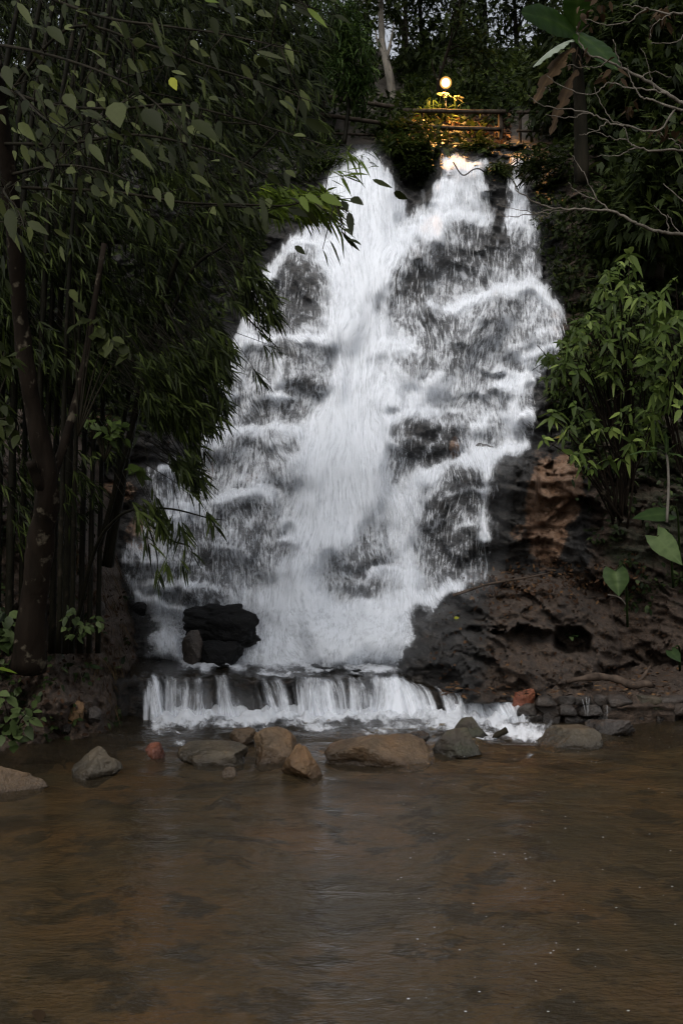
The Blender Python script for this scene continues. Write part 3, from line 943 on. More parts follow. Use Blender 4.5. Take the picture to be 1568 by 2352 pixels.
for (sh, dsub, sd) in ((0, 0, 0), (.05, .12, 400)):
    rows, fls, uvs = [], [], []
    for t in np.linspace(0, 1, 26):
        if t < .22:
            s = t / .22
            z = ulz + .004 + .01 * (1 - s)
            Dq = ufD + .75 * (1 - s) + .13
        else:
            s = (t - .22) / .78
            z = ulz * (1 - s * s) + .0 * s
            Dq = ufD + .13 - .26 * s - sh * s - .03 * fbm(uc / 18, 0 * uc, 25. + sd, 2) * s
        slant = (14 + 34 * sm(880, 1000, uc) + 26 * fbm(uc / 38, t * .8 + 0 * uc + sd, 65., 2)) * max(0, t - .22)
        rows.append(np.stack([(uc + slant - 784) / F * Dq, P(uc, 1500, Dq)[:, 1], z], -1))
        ed = np.clip(sm(318, 345, uc + 14 * fbm(uc / 7, t * 2 + 0 * uc, 5., 2) - 22 * (1 - t) * (1 - t)) + .0, 0, 1) * sm(1188, 1160, uc)
        fls.append(np.clip(dens - dsub + .42 * (t - .55) - .75 * max(0, .17 - t) * 5, 0, 1.3) * ed)
        uvs.append(np.stack([uc * 1.0 + sd, np.full_like(uc, t * 100.0 + sd)], -1))
    R = np.stack(rows)
    mb.add(R, grid_faces(*R.shape[:2]), uv=np.stack(uvs).reshape(-1, 2), flow=np.stack(fls).ravel())
tag(mb.build('weir_cascade', M['weirwater'], uv=True), 'low curtain of white water spilling over the rock weir into the pool', 'cascade', kind='structure')

# foam at the foot of the weir and around the splash
mb = MB()
fx_ = np.arange(330, 1290, 4.0)
rows, fls = [], []
for s in np.linspace(0, 1, 40):
    row = np.interp(fx_, LX, FYP) - 4 + s * (58 + 30 * sm(1050, 1220, fx_) + 14 * fbm(fx_ / 60, 0 * fx_, 2.))
    p = G(fx_, row, 0.0)
    e = sm(336, 362, fx_) * sm(1284, 1225, fx_ + 0 * s)
    dn = (1.15 - 1.25 * s ** .8 + .35 * fbm(fx_ / 45, s * 4 + 0 * fx_, 3., 3)) * e
    dn *= sm(1185, 1165, fx_) + (1 - sm(1185, 1165, fx_)) * sm(.15, .45, s)
    p[:, 2] = .014 + .085 * np.clip(1 - s * 1.7, 0, 1) * (1 + .6 * fbm(fx_ / 16, s * 6 + 0 * fx_, 6., 3)) + .016 * fbm(fx_ / 9, s * 22 + 0 * fx_, 7., 2)
    rows.append(p)
    fls.append(np.clip(dn, 0, 1.3))
R = np.stack(rows)
uvf = np.stack(np.broadcast_arrays(fx_[None, :], np.linspace(0, 60, 40)[:, None]), -1)
mb.add(R, grid_faces(*R.shape[:2]), uv=uvf.reshape(-1, 2), flow=np.stack(fls).ravel())
ux = np.arange(395, 960, 4.0)
rows, fls = [], []
for s in np.linspace(0, 1, 24):
    rw = 1506 + 50 * s + 5 * fbm(ux / 50, s * 2 + 0 * ux, 12., 2)
    zl = np.interp(ux, uc, ulz) + .03
    p = P(ux, rw, DZ(rw, zl))
    p[:, 2] += .035 * (1 - s) * (1 + fbm(ux / 14, s * 5 + 0 * ux, 13., 3)) + .012
    rows.append(p)
    fls.append(np.clip(1.2 - 1.05 * s + .45 * fbm(ux / 34, s * 3 + 0 * ux, 23., 3) - .3 * np.exp(-((ux - 480) / 60) ** 2), 0, 1.2) * sm(395, 430, ux) * sm(958, 900, ux))
R = np.stack(rows)
uvf = np.stack(np.broadcast_arrays(ux[None, :], np.linspace(0, 50, 24)[:, None]), -1)
mb.add(R, grid_faces(*R.shape[:2]), uv=uvf.reshape(-1, 2), flow=np.stack(fls).ravel())
nf = 170
fpx, fpy = 880 + 1000 * rng.random(nf) ** 1.1, 1690 + 640 * rng.random(nf) ** 1.6
fp = G(fpx, fpy, .016)
for i_ in range(nf):
    a_ = np.arange(6) * math.pi / 3 + rng.random()
    r_ = rng.uniform(.001, .0035) * (1 + .5 * rng.random(6))
    q_ = fp[i_] + np.stack([np.cos(a_) * r_ * 1.8, np.sin(a_) * r_, 0 * a_], -1)
    mb.add(q_, np.arange(6)[None, :], mat=0, flow=1.1, uv=np.stack([fpx[i_] + 40 * np.cos(a_), fpy[i_] + 10 * np.sin(a_)], -1))
tag(mb.build('foam', M['foam'], uv=True), 'white foam band where the weir water meets the pool', kind='structure')
# ------------------------------------------------------------------ hillside above the fall, left bank
hx = np.arange(-1000, 2620, 10.0)
hy = np.concatenate([np.arange(350, 300, -3.0), np.arange(300, 112, -8.0)])
HX, HY = np.meshgrid(hx, hy)
htop = np.interp(np.clip(hx, -400, 1960), CX, blur(CLIFF_D, 3)[1])


def hillD(px, py):
    return np.interp(px, hx, htop) + np.interp(-np.asarray(py, float), [-350, -335, -320, -250, -150, -20], [.05, .5, 1.3, 3.6, 7.0, 11.5])


HD = hillD(HX, HY) + .25 * fbm(HX / 60, HY / 40, 5., 4) * sm(350, 320, HY)
mb = MB()
HYs = HY + 34 * fbm(HX / 70, HX * 0, 4., 4) * sm(230, 115, HY)
mb.add(P(HX, HYs, HD), grid_faces(*HX.shape))
tag(mb.build('hillside', M['earth']), 'dark earth slope rising behind the top of the waterfall', kind='structure')


def bankD(px, py):
    px, py = np.asarray(px, float), np.asarray(py, float)
    edge = np.interp(py, [950, 1100, 1250, 1390, 1520, 1660, 1760], [225, 245, 272, 305, 322, 345, 352])
    e2 = edge + 9 * fbm(py / 40, 0 * py, 3., 3)
    t = np.clip((px - (e2 - 150)) / 150, 0, 1.12)
    base = 10.4 + 1.5 * np.clip(px, -600, 340) / 340
    d = base + (1710 - py) / 500 * 1.5 + 2.6 * t ** 3.2 + 2.0 * sm(1150, 950, py)
    return d + .30 * fbm(px / 60, py / 70, 8., 4) + .07 * fbm(px / 11, py / 14, 9., 3)


bx, by = np.arange(-700, 372, 4.0), np.arange(940, 1790, 4.0)
BX, BY = np.meshgrid(bx, by)
BD = bankD(BX, BY)
edge = np.interp(BY, [950, 1100, 1250, 1390, 1520, 1660, 1760], [225, 245, 272, 305, 322, 345, 352])
fc = grid_faces(*BX.shape)
ok = (BX < edge + 9 * fbm(BY / 40, 0 * BY, 3., 3) + 12)
fc = fc[ok.ravel()[fc].all(1)]
mb = MB()
mb.add(P(BX, BY, BD), fc, ochre=(.30 * sm(120, 300, BX) * sm(1700, 1500, BY) * sm(1200, 1300, BY)).ravel(), soil=np.full(BX.size, .95),
       moss=np.maximum(.42 * sm(240, 330, BX) * sm(1500, 1250, BY), .3).ravel())
tag(mb.build('earth_bank', M['cliff']), 'steep brown earth bank with moss at the left of the pool', kind='structure')

# ------------------------------------------------------------------ boulders and stones
import bmesh
_bm = bmesh.new()
bmesh.ops.create_icosphere(_bm, subdivisions=5, radius=1)
ICO_V = np.array([v.co[:] for v in _bm.verts])
ICO_F = np.array([[v.index for v in f.verts] for f in _bm.faces])
_bm.free()
_bm = bmesh.new()
bmesh.ops.create_icosphere(_bm, subdivisions=3, radius=1)
ICO3_V = np.array([v.co[:] for v in _bm.verts])
ICO3_F = np.array([[v.index for v in f.verts] for f in _bm.faces])
_bm.free()


def stone_shape(seed, cuts=9, flat=.62, fine=True, rough=.10, box=.85):
    r = np.random.default_rng(seed)
    v = (ICO_V if fine else ICO3_V).copy()
    v = np.sign(v) * np.abs(v) ** box
    for k in range(cuts + 6):
        nv = r.normal(size=3) * (1, 1, .8)
        nv /= np.linalg.norm(nv)
        c = r.uniform(flat - .12, .92)
        dd = v @ nv
        over = np.maximum(dd - c, 0)
        v = v - nv * (over * .97)[:, None]
    s = seed * 3.7
    n_ = nrm(v)
    v = v + n_ * (rough * fbm(v[:, 0] * 1.3 + s, v[:, 1] * 1.3, v[:, 2] * 1.3, 4) - .05 * np.abs(fbm(v[:, 0] * 3 + s, v[:, 1] * 3, v[:, 2] * 3, 3)) + .03 * fbm(v[:, 0] * 8 + s, v[:, 1] * 8, v[:, 2] * 8, 3))[:, None]
    lo, hi = v.min(0), v.max(0)
    return (v - lo) / (hi - lo) * 2 - 1


def boulder(name, label, x0, x1, yt, yb, mat, seed, z0=0.0, depth=.8, cuts=9, flat=.62, skew=0.0, sink=.35, group=None, cat='boulder', tap=0.0, D=None, rough=.1, box=.85):
    """stone filling columns x0..x1, its top at row yt, its waterline / foot at row yb on height z0"""
    Df = DZ(yb, z0) if D is None else D
    wdt = (x1 - x0) / F * Df
    dp = wdt * depth / 2
    Dm = Df + dp * .75
    wdt = (x1 - x0) / F * Dm
    c = P((x0 + x1) / 2, yb, Dm)
    zb = P((x0 + x1) / 2, yb, Df)[2]
    zt = P((x0 + x1) / 2, yt, Dm)[2]
    hgt = max(zt - zb, .03)
    v = stone_shape(seed, cuts, flat, rough=rough, box=box)
    zz = (v[:, 2] + 1) / 2
    k = 1 - tap * zz
    hs = hgt * (1 + sink)
    q = np.stack([v[:, 0] * wdt / 2 * k + skew * wdt * (zz - .4), v[:, 1] * dp * (1 - .5 * tap * zz), zz * hs - hgt * sink], -1)
    mb = MB()
    mb.add(q, ICO_F)
    o = mb.build(name, mat)
    o.location = (c[0], c[1], zb)
    return tag(o, label, cat, group)


GB = 'boulders lying in the pool below the weir'
boulder('boulder', 'small brown cube-like boulder touching the left side of a taller round one', 528, 590, 1671, 1711, M['rock_tan'], 12, depth=.9, cuts=2, flat=.8, box=.55, group=GB)
boulder('boulder', 'tall rounded brown boulder behind the pointed ochre stone', 582, 686, 1670, 1752, M['rock_tan'], 16, depth=.8, cuts=2, flat=.85, group=GB, box=.7)
boulder('boulder', 'pointed pyramid shaped ochre boulder standing in front of the rounded one', 626, 760, 1708, 1793, M['rock_ochre'], 23, depth=.7, cuts=7, tap=.72, skew=-.13, group=GB)
boulder('boulder', 'flat grey slab boulder left of the small brown cube-like boulder', 402, 570, 1706, 1757, M['rock_grey'], 32, depth=.7, cuts=2, flat=.75, group=GB, box=.5)
boulder('stone', 'fist sized tan stone half sunk in front of the flat grey slab', 510, 545, 1760, 1786, M['rock_tan'], 37, cuts=6, group=GB, cat='stone')
boulder('stone', 'orange red stone sticking out of dark water beside the bank', 328, 382, 1706, 1743, M['rock_red'], 41, cuts=8, tap=.4, skew=-.12, group=GB, cat='stone')
boulder('boulder', 'broad low tan boulder, the widest one in the middle of the pool', 736, 996, 1688, 1761, M['rock_tan'], 54, depth=.6, cuts=1, flat=.8, skew=.0, group=GB, tap=.12, box=.5, rough=.06)
boulder('stone', 'small flat black stone behind the right end of the widest boulder', 921, 987, 1679, 1706, M['rock_dark'], 59, cuts=8, group=GB, cat='stone')
boulder('boulder', 'brown mossy boulder in the foam behind the tilted wedge boulder', 1024, 1125, 1647, 1698, M['rock_mossy'], 61, cuts=8, tap=.3, skew=.1, group=GB)
boulder('boulder', 'dark tilted wedge boulder with green moss on its right end', 984, 1114, 1672, 1737, M['rock_mossy'], 67, depth=.7, cuts=9, flat=.5, skew=.16, tap=.3, group=GB)
boulder('boulder', 'flat brown boulder at the right edge of the foam with a dark left end', 1224, 1384, 1668, 1717, M['rock_grey'], 72, depth=.6, cuts=2, flat=.75, group=GB, box=.5, tap=.1)
boulder('boulder', 'low brown boulder against the foot of the stone wall', 1338, 1456, 1650, 1690, M['rock_dark'], 73, depth=.7, cuts=8, group=GB)
boulder('boulder', 'round grey brown boulder near the left bank, alone in dark water', 158, 290, 1714, 1791, M['rock_grey'], 79, depth=.8, cuts=7, flat=.7, tap=.25, group=GB)
boulder('boulder', 'tan boulder cut off by the left edge of the photo', -90, 122, 1754, 1826, M['rock_tan'], 83, depth=.7, cuts=7, flat=.6, tap=.2, group=GB)
ZS = .46
GS = 'dark rocks at the foot of the waterfall'
boulder('boulder', 'big glossy black boulder lying at the foot of the waterfall', 414, 608, 1386, 1482, M['rock_black'], 102, depth=.6, cuts=1, flat=.85, D=13.55, skew=-.08, tap=.1, box=.75, rough=.3, sink=.1, group=GS)
boulder('boulder', 'dark boulder wedged below the big glossy black one', 455, 560, 1470, 1526, M['rock_black'], 104, depth=.6, cuts=4, flat=.7, D=13.3, group=GS)
boulder('boulder', 'brown broken rock left of and below the big black boulder', 406, 476, 1446, 1516, M['rock_dark'], 108, depth=.7, tap=.4, skew=.1, D=13.3, group=GS)
boulder('boulder', 'small black rock on the ledge where water turns beside the left bank', 300, 340, 1382, 1408, M['rock_black'], 109, D=13.4, group=GS)
boulder('stone', 'small flat black stone in the current above the weir lip', 708, 770, 1522, 1542, M['rock_black'], 113, D=13.3, group=GS, cat='stone')
boulder('stone', 'dark stone splitting the water on the weir lip', 790, 840, 1537, 1556, M['rock_black'], 117, D=12.85, group=GS, cat='stone')
boulder('stone', 'dark reddish rock caught in the veil beside the diagonal ledge', 1090, 1136, 1018, 1046, M['rock_dark'], 119, D=cliffD(1110, 1046) - .2, group=GS, cat='stone')
GK = 'stones on the left earth bank'
boulder('stone', 'orange stone lying at the bottom of the left earth bank', 152, 195, 1610, 1654, M['rock_ochre'], 127, D=float(bankD(172, 1652)) - .1, group=GK, cat='stone', skew=-.1)
boulder('stone', 'grey pink stone stuck halfway up the left earth bank', 205, 242, 1380, 1406, M['rock_dark'], 131, D=float(bankD(222, 1400)) - .12, group=GK, cat='stone')
boulder('stone', 'dark stone beside the orange stone on the left bank', 196, 234, 1622, 1656, M['rock_dark'], 133, D=float(bankD(214, 1652)) - .1, group=GK, cat='stone')
boulder('stone', 'low grey stone at the waterline under the orange stone', 138, 178, 1652, 1682, M['rock_dark'], 137, D=float(bankD(158, 1680)) - .1, group=GK, cat='stone')
boulder('stone', 'reddish stone at the right end of the weir lip on the wall', 1172, 1228, 1580, 1632, M['rock_red'], 139, D=12.15, group='stones on the rock shelf', cat='stone', depth=.7)
boulder('stone', 'pink grey block on the shelf below the cave', 1268, 1302, 1538, 1560, M['rock_tan'], 141, D=13.2, group='stones on the rock shelf', cat='stone')
# black bit of driftwood in the foam
mb = MB()
tube(mb, P([1132, 1140, 1150, 1159, 1162], [1697, 1689, 1683, 1678, 1684], [11.0, 11.0, 11.02, 11.05, 11.05]), [.02, .035, .03, .04, .025], 8, .4)
tag(mb.build('driftwood', M['bark_dark']), 'short black stub of driftwood poking out of the foam', 'driftwood')

# dry stone wall right of the weir: each stone a piece of the wall
wall = thing('stone_wall', 'low wall of dark stacked stones between the pool and the rock shelf', 'wall', G(1390, 1658, 0))
r2 = np.random.default_rng(21)
for (ya, yb, xs) in ((1640, 1668, [1190, 1245, 1290, 1352, 1400, 1455, 1500, 1560, 1625]), (1618, 1644, [1186, 1228, 1282, 1322, 1380, 1436, 1482, 1540, 1600]), (1598, 1622, [1230, 1276, 1318, 1362, 1392, 1450, 1510, 1572, 1640])):
    for i in range(len(xs) - 1):
        x0, x1 = xs[i], xs[i + 1]
        mb = MB()
        v = stone_shape(int(r2.integers(1e5)), 3, .7, fine=False, box=.5)
        Dw = DZ(1658, 0) + .02 + r2.uniform(-.05, .12) + (1660 - yb) * .0016
        c = P((x0 + x1) / 2, (ya + yb) / 2, Dw)
        sw, sh = (x1 - x0) / F * Dw * .54, (yb - ya) / F * Dw * r2.uniform(.52, .66)
        mb.add(c + v * (sw, sw * .8, sh), ICO3_F)
        mb.build('stone', M['rock_dark'] if r2.random() < .7 else M['rock_mossy'], wall)
mb = MB()
for (xa, ya, yb, sl) in ((1336, 1606, 1640, 8), (1352, 1604, 1636, -2), (1393, 1620, 1655, 0), (1345, 1602, 1645, 4)):
    tube(mb, P([xa, xa + sl * .6, xa + sl], [ya, (ya + yb) / 2, yb], DZ(1658, 0) - .08), [.005, .004, .003], 5, dens=.22)
mb.build('water_trickle', M['strand'], wall)

# ------------------------------------------------------------------ roots, sticks, litter on the shelf
mb = MB()
tube(mb, curve(P([1300, 1340, 1380, 1420, 1450, 1480, 1500], [1566, 1558, 1554, 1562, 1574, 1570, 1576], [12.7, 12.75, 12.8, 12.75, 12.6, 12.6, 12.7]), 30), np.interp(np.linspace(0, 1, 30), [0, .3, .7, 1], [.025, .05, .045, .03]), 9, .35)
tube(mb, curve(P([1450, 1470, 1482, 1492], [1572, 1560, 1545, 1530], [12.65, 12.7, 12.8, 12.9]), 12), np.linspace(.03, .012, 12), 7, .3)
tag(mb.build('tree_root', M['root']), 'thick grey brown root lying across the rock shelf', 'root')
mb = MB()
tube(mb, curve(P([1040, 1120, 1190, 1262], [1368, 1342, 1330, 1316], [13.6, 13.7, 13.9, 14.1]), 14), np.linspace(.025, .012, 14), 6, .3)
tag(mb.build('stick', M['root']), 'long straight stick lying along the top of the right rock hump', 'stick')
mb = MB()
tube(mb, curve(P([921, 912, 909, 913, 914], [610, 630, 655, 680, 698], cliffD(912, 650) - .75), 14), .008, 5)
tag(mb.build('stick', M['bark_dark']), 'thin black twig hanging in the middle of the white water', 'stick')
mb = MB()
tube(mb, curve(P([1040, 1056, 1068, 1085, 1100, 1112], [372, 398, 402, 390, 388, 396], cliffD(1070, 380) - .7), 16), .014, 5)
tag(mb.build('stick', M['bark_dark']), 'crooked black branch caught at the lip of the lamp lit stream', 'stick')
mb = MB()
n = 420
px, py = rng.uniform(1010, 1560, n), rng.uniform(1535, 1604, n)
Dl = np.interp(py, [1535, 1604], [14.0, 12.4])
zs = np.interp(px, [1000, 1250, 1568], [.40, .33, .36])
pts = P(px, py, DZ(py, zs))
pts[:, 2] += .03
leaves(mb, pts, rdir(n, -.2, .2), np.array([0, 0, 1.0]) + .5 * rdir(n), rng.uniform(.05, .11, n), rng.uniform(.03, .05, n), 'ovate', .1)
n = 800
px, py = rng.uniform(1060, 1480, n), rng.normal(1335, 26, n)
Dl = cliffD(px, py) - .05
leaves(mb, P(px, py, Dl), rdir(n), np.array([0, -.7, .7]) + .6 * rdir(n), rng.uniform(.04, .10, n), rng.uniform(.025, .05, n), 'ovate', .1, tint=rng.random(n) ** 1.6)
n = 400
px, py = rng.uniform(980, 1560, n), rng.uniform(1330, 1560, n)
leaves(mb, P(px, py, cliffD(px, py) - .04), rdir(n), np.array([0, -.7, .7]) + .6 * rdir(n), rng.uniform(.03, .07, n), rng.uniform(.02, .035, n), 'ovate', .1, tint=rng.random(n) ** 2.2 * .8)
n = 350
px, py = rng.uniform(0, 330, n), rng.uniform(1350, 1690, n)
leaves(mb, P(px, py, bankD(px, py) - .04), rdir(n), np.array([0, -.7, .7]) + .6 * rdir(n), rng.uniform(.04, .09, n), rng.uniform(.02, .04, n), 'ovate', .1, tint=rng.random(n) ** 2 * .7)
tag(mb.build('leaf_litter', M['litter']), 'brown leaf litter on the rocks and banks', kind='stuff')


def one_leaf(name, label, p, d, up, L, Wd, mat, kind='ovate', droop=.1, tint=.8, cat='leaf', group=None):
    mb = MB()
    leaves(mb, np.array([p]), np.array([d], float), np.array([up], float), np.array([L]), np.array([Wd]), kind, droop, tint=np.array([tint]))
    return tag(mb.build(name, mat), label, cat, group)


one_leaf('fallen_leaf', 'dark brown curled leaf floating near the camera at the bottom', G(88, 2318, .012), (.35, -1, 0), (0.2, 0, 1), .12, .06, M['dead'], tint=.1, group='single fallen leaves')
one_leaf('fallen_leaf', 'small bright yellow leaf stuck on the dark rock hump', P(1042, 1420, cliffD(1042, 1420) - .06), (1, 0, .2), (0, -1, .5), .07, .045, M['lime'], tint=1.0, group='single fallen leaves')
one_leaf('fallen_leaf', 'orange dry leaf lying on the wall top beside the weir', P(1222, 1572, 12.55), (1, -.2, -.1), (0, -.6, 1), .18, .1, M['litter'], tint=.95, group='single fallen leaves')
one_leaf('fallen_leaf', 'yellow green leaf blade on the wall top beside the orange one', P(1210, 1562, 12.7), (1, -.1, 0), (0, -.6, 1), .2, .04, M['lime'], tint=.6, kind='lance', group='single fallen leaves')
one_leaf('fallen_leaf', 'pale grey green leaf on the shelf below the cave', P(1290, 1530, 13.3), (.6, -.2, -.5), (0, -.8, .6), .13, .09, M['taro'], tint=.9, group='single fallen leaves')

# ------------------------------------------------------------------ fence at the top
FD = 24.0


def rail(mb, pts, r, D_=FD):
    c = curve(P([a for a, b in pts], [b for a, b in pts], D_), 14)
    tube(mb, c, r * (1 + .12 * vnoise(np.arange(14) * .7, 0, r * 90)), 8, .15)


def fence(label, posts, rails, cat='fence'):
    bx0, by0 = posts[0][0], posts[0][2]
    t = thing('wooden_fence', label, cat, P(bx0, by0, FD))
    for (px, ya, yb, r) in posts:
        mb = MB()
        rail(mb, [(px, yb), (px + 1, (ya + yb) / 2), (px, ya)], r)
        mb.build('post', M['rail'], t)
    for (pts, r) in rails:
        mb = MB()
        rail(mb, pts, r, FD - .09)
        mb.build('rail', M['rail'], t)
    return t


fence('long wooden rail fence sloping down to the left above the left stream', [(742, 210, 320, .05), (896, 240, 335, .05)],
      [([(700, 216), (800, 230), (905, 246)], .055), ([(700, 259), (800, 272), (905, 287)], .05), ([(720, 305), (800, 308), (880, 312)], .03)])
fence('wooden fence of round rails in front of the lit lamp', [(967, 258, 322, .06), (1148, 254, 336, .06)],
      [([(925, 254), (1040, 256), (1160, 257)], .055), ([(925, 287), (1040, 294), (1150, 297)], .05)])
fence('short piece of wooden fence right of the gap beside the thin stream', [(1193, 258, 352, .035), (1330, 258, 340, .04)],
      [([(1186, 258), (1260, 259), (1345, 260)], .035), ([(1186, 301), (1260, 301), (1345, 302)], .03)])

# ------------------------------------------------------------------ lamp
LPT = P(1023, 190, 25.1)
lamp = thing('garden_lamp', 'round garden lamp glowing warm yellow behind the fence', 'lamp', P(1023, 345, 25.1))
mb = MB()
mb.add(LPT + ICO_V * .10, ICO_F)
mb.build('bulb', M['bulb'], lamp)
mb = MB()
mb.add(LPT + ICO_V * .14, ICO_F)  # added shell: its emission paints an orange halo rim round the bulb
mb.build('halo_shell', M['halo'], lamp)
mb = MB()
b0 = np.array(lamp.location)
tube(mb, np.stack([b0 - (0, 0, .2), (b0 + LPT) / 2, LPT - (0, 0, .2)]), .016, 8)
mb.build('pole', M['metal'], lamp)
mb = MB()
tube(mb, np.stack([LPT - (0, 0, .24), LPT - (0, 0, .19), LPT - (0, 0, .165)]), [.05, .07, .06], 12)
mb.build('socket', M['metal'], lamp)

ll = bpy.data.lights.new('lamp_light', 'SPOT')          # the lamp throws its light down on the fence and the stream
ll.energy = 1500
ll.color = (1.0, .45, .12)
ll.spot_size = math.radians(104)
ll.spot_blend = .35
ll.shadow_soft_size = .1
lo = bpy.data.objects.new('lamp_light', ll)
COL.objects.link(lo)
lo.parent = lamp
lo.location = LPT - np.array([0, 0, .26]) - b0 + np.array([0, -.42, .1])

# ------------------------------------------------------------------ plants
def clumps(mb, centers, nper, spread, L, Wd, kind, droop=.2, bias=(0, 0, 0), tpow=1.3, upb=(0, -.3, 1)):
    """leaf clumps: nper leaves around each centre"""
    n = len(centers) * nper
    c = np.repeat(np.asarray(centers), nper, 0)
    off = rdir(n) * (rng.random(n) ** .5)[:, None] * spread
    d = nrm(off * .8 + rdir(n) * spread * .6 + np.array(bias) * spread)
    leaves(mb, c + off * .6, d, np.array(upb) + .5 * rdir(n), rng.uniform(L[0], L[1], n), rng.uniform(Wd[0], Wd[1], n), kind, droop, tint=np.clip(rng.random(n) ** tpow + np.repeat(rng.normal(0, .12, len(centers)), nper), 0, 1))


def ell_pts(n, px, py, D_, rx, ry, rd, gap=0.0):
    """points through an uneven crown round frame position px, py at distance D_ (rx, ry in frame units, rd in metres)"""
    out = np.zeros((0, 3))
    c = P(px, py, D_)
    R = np.array([rx / F * D_, rd, ry / F * D_])
    while len(out) < n:
        q = rdir(n * 2) * (rng.random(n * 2) ** .42)[:, None]
        p = c + q * R * (1 + .25 * fbm(q[:, 0] * 2 + px, q[:, 1] * 2, q[:, 2] * 2 + py, 3))[:, None]
        g = fbm(p[:, 0] * 1.1, p[:, 1] * 1.1, p[:, 2] * 1.1 + px, 3)
        out = np.concatenate([out, p[g > -.9 + gap]])
    return out[:n]


def undergrowth(name, label, px, py, D_, L, Wd, mat, kind='spray', tpow=1.4, jit=.5, droop=.25):
    mb = MB()
    n = len(px)
    p = P(px, py, D_ - rng.random(n) * jit)
    leaves(mb, p, nrm(rdir(n) + np.array([0, -.5, .1])), np.array([0, -.5, 1]) + .6 * rdir(n), rng.uniform(L[0], L[1], n), rng.uniform(Wd[0], Wd[1], n), kind, droop, tint=rng.random(n) ** tpow)
    return tag(mb.build(name, mat), label, kind='stuff')


n = 26000
px, py = rng.uniform(-400, 1980, n), 345 - 300 * rng.random(n) ** 1.2
k = fbm(px / 50, py / 40, 3., 3) > -.25
px, py = px[k], py[k]
undergrowth('undergrowth', 'dark leafy undergrowth on the slope behind the fence', px, py, hillD(px, py), (.16, .42), (.05, .14), M['wood_leaf'], jit=.9)
n = 5000
px, py = rng.uniform(930, 1220, n), rng.uniform(120, 248, n)
undergrowth('undergrowth', 'leafy creepers on the slope around the lamp', px, py, np.maximum(hillD(px, py), 25.2), (.12, .3), (.04, .1), M['fern'], jit=.7)
n = 30000
px, py = 1225 + 750 * rng.random(n), rng.uniform(335, 1060, n)
k = (px > np.interp(py, [335, 480, 640, 700, 800, 900, 1060], [1205, 1225, 1262, 1300, 1305, 1262, 1300]) + 14 * fbm(py / 30, px * 0, 2., 3)) & (fbm(px / 40, py / 40, 9., 3) > -.45 + .5 * sm(850, 1060, py))
px, py = px[k], py[k]
undergrowth('cliff_creepers', 'dark small leaved creepers covering the cliff right of the waterfall', px, py, cliffD(px, py), (.07, .2), (.03, .08), M['wood_leaf'], jit=.5, tpow=1.7)
n = 5000
px, py = rng.uniform(1300, 1980, n), rng.uniform(1000, 1560, n)
k = (px > np.interp(py, [1000, 1250, 1350, 1450, 1560], [1310, 1345, 1400, 1500, 1540]) + 20 * fbm(py / 30, px * 0, 4., 3)) & (fbm(px / 40, py / 40, 19., 3) > -.1)
px, py = px[k], py[k]
undergrowth('ground_cover', 'small dark ground cover leaves on the right slope', px, py, cliffD(px, py), (.05, .13), (.03, .07), M['cover'], kind='ovate', jit=.2, tpow=2.0)
n = 3600
px, py = rng.uniform(-500, 320, n), rng.uniform(1120, 1700, n)
k = (fbm(px / 45, py / 55, 29., 3) > .05 + .5 * sm(150, 300, px)) 
px, py = px[k], py[k]
undergrowth('ground_cover', 'small dark ground cover leaves on the left earth bank', px, py, bankD(px, py), (.05, .12), (.03, .06), M['cover'], kind='ovate', jit=.12, tpow=2.0)
n = 9000
px, py = rng.uniform(-400, 760, n), rng.uniform(335, 1000, n)
k = px < np.interp(py, [335, 450, 600, 800, 1000], [735, 690, 590, 480, 330])
px, py = px[k], py[k]
undergrowth('cliff_creepers', 'dark creepers on the cliff behind the bamboo left of the waterfall', px, py, cliffD(px, py), (.1, .3), (.04, .1), M['wood_leaf'], jit=.6, tpow=1.6)


def fern_plant(label, px, py, D_, n, L, mat, cat='fern', name='fern', up=.4, wid=.05, droop=.5, spread=.2, group=None):
    c = P(px, py, D_)
    mb = MB()
    d = rdir(n, up - .3, up + .5)
    leaves(mb, c + rng.normal(0, spread, (n, 3)) * (1, .6, .5), d, np.array([0, 0, 1.0]) + .3 * rdir(n), rng.uniform(L * .6, L, n), rng.uniform(wid * .6, wid, n), 'lance', droop)
    return tag(mb.build(name, mat), label, cat, group)


GF = 'grassy clumps on the lip of the waterfall'
fern_plant('arching green grass clump on the rock between left and middle stream', 938, 345, 22.3, 420, .55, M['fern'], 'grass clump', 'grass_clump', spread=.28, group=GF)
fern_plant('dark hanging fern clump on the rock below the arching grass clump', 955, 385, 22.0, 260, .42, M['wood_leaf'], up=.1, spread=.15, group=GF)
fern_plant('leafy clump hanging beside the right edge of the lamp lit stream', 1140, 395, 21.6, 300, .35, M['fern'], up=.1, spread=.15, group=GF)
fern_plant('leafy clump above the lip of the lamp lit stream', 1100, 340, 22.6, 220, .35, M['fern'], up=.3, spread=.15, group=GF)
fern_plant('dark leaf clump right of the thin stream lip', 1240, 380, 20.4, 380, .4, M['wood_leaf'], up=.1, spread=.3, group=GF)
fern_plant('grass clump growing through the gap between the two fence pieces', 928, 292, 23.6, 300, .42, M['fern'], 'grass clump', 'grass_clump', spread=.26, group=GF)
fern_plant('dark bush hanging over the top of the left stream', 738, 372, 21.6, 380, .45, M['fern'], 'bush', 'bush', up=.0, spread=.34, group=GF)
GL = 'lamp lit plants behind the fence'
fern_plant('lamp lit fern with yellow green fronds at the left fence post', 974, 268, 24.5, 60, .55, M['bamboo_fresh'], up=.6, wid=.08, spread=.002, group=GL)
fern_plant('lamp lit grass tuft below the lamp', 1010, 258, 24.6, 90, .5, M['bamboo_fresh'], 'grass clump', 'grass_clump', up=.7, wid=.03, spread=.2, group=GL)
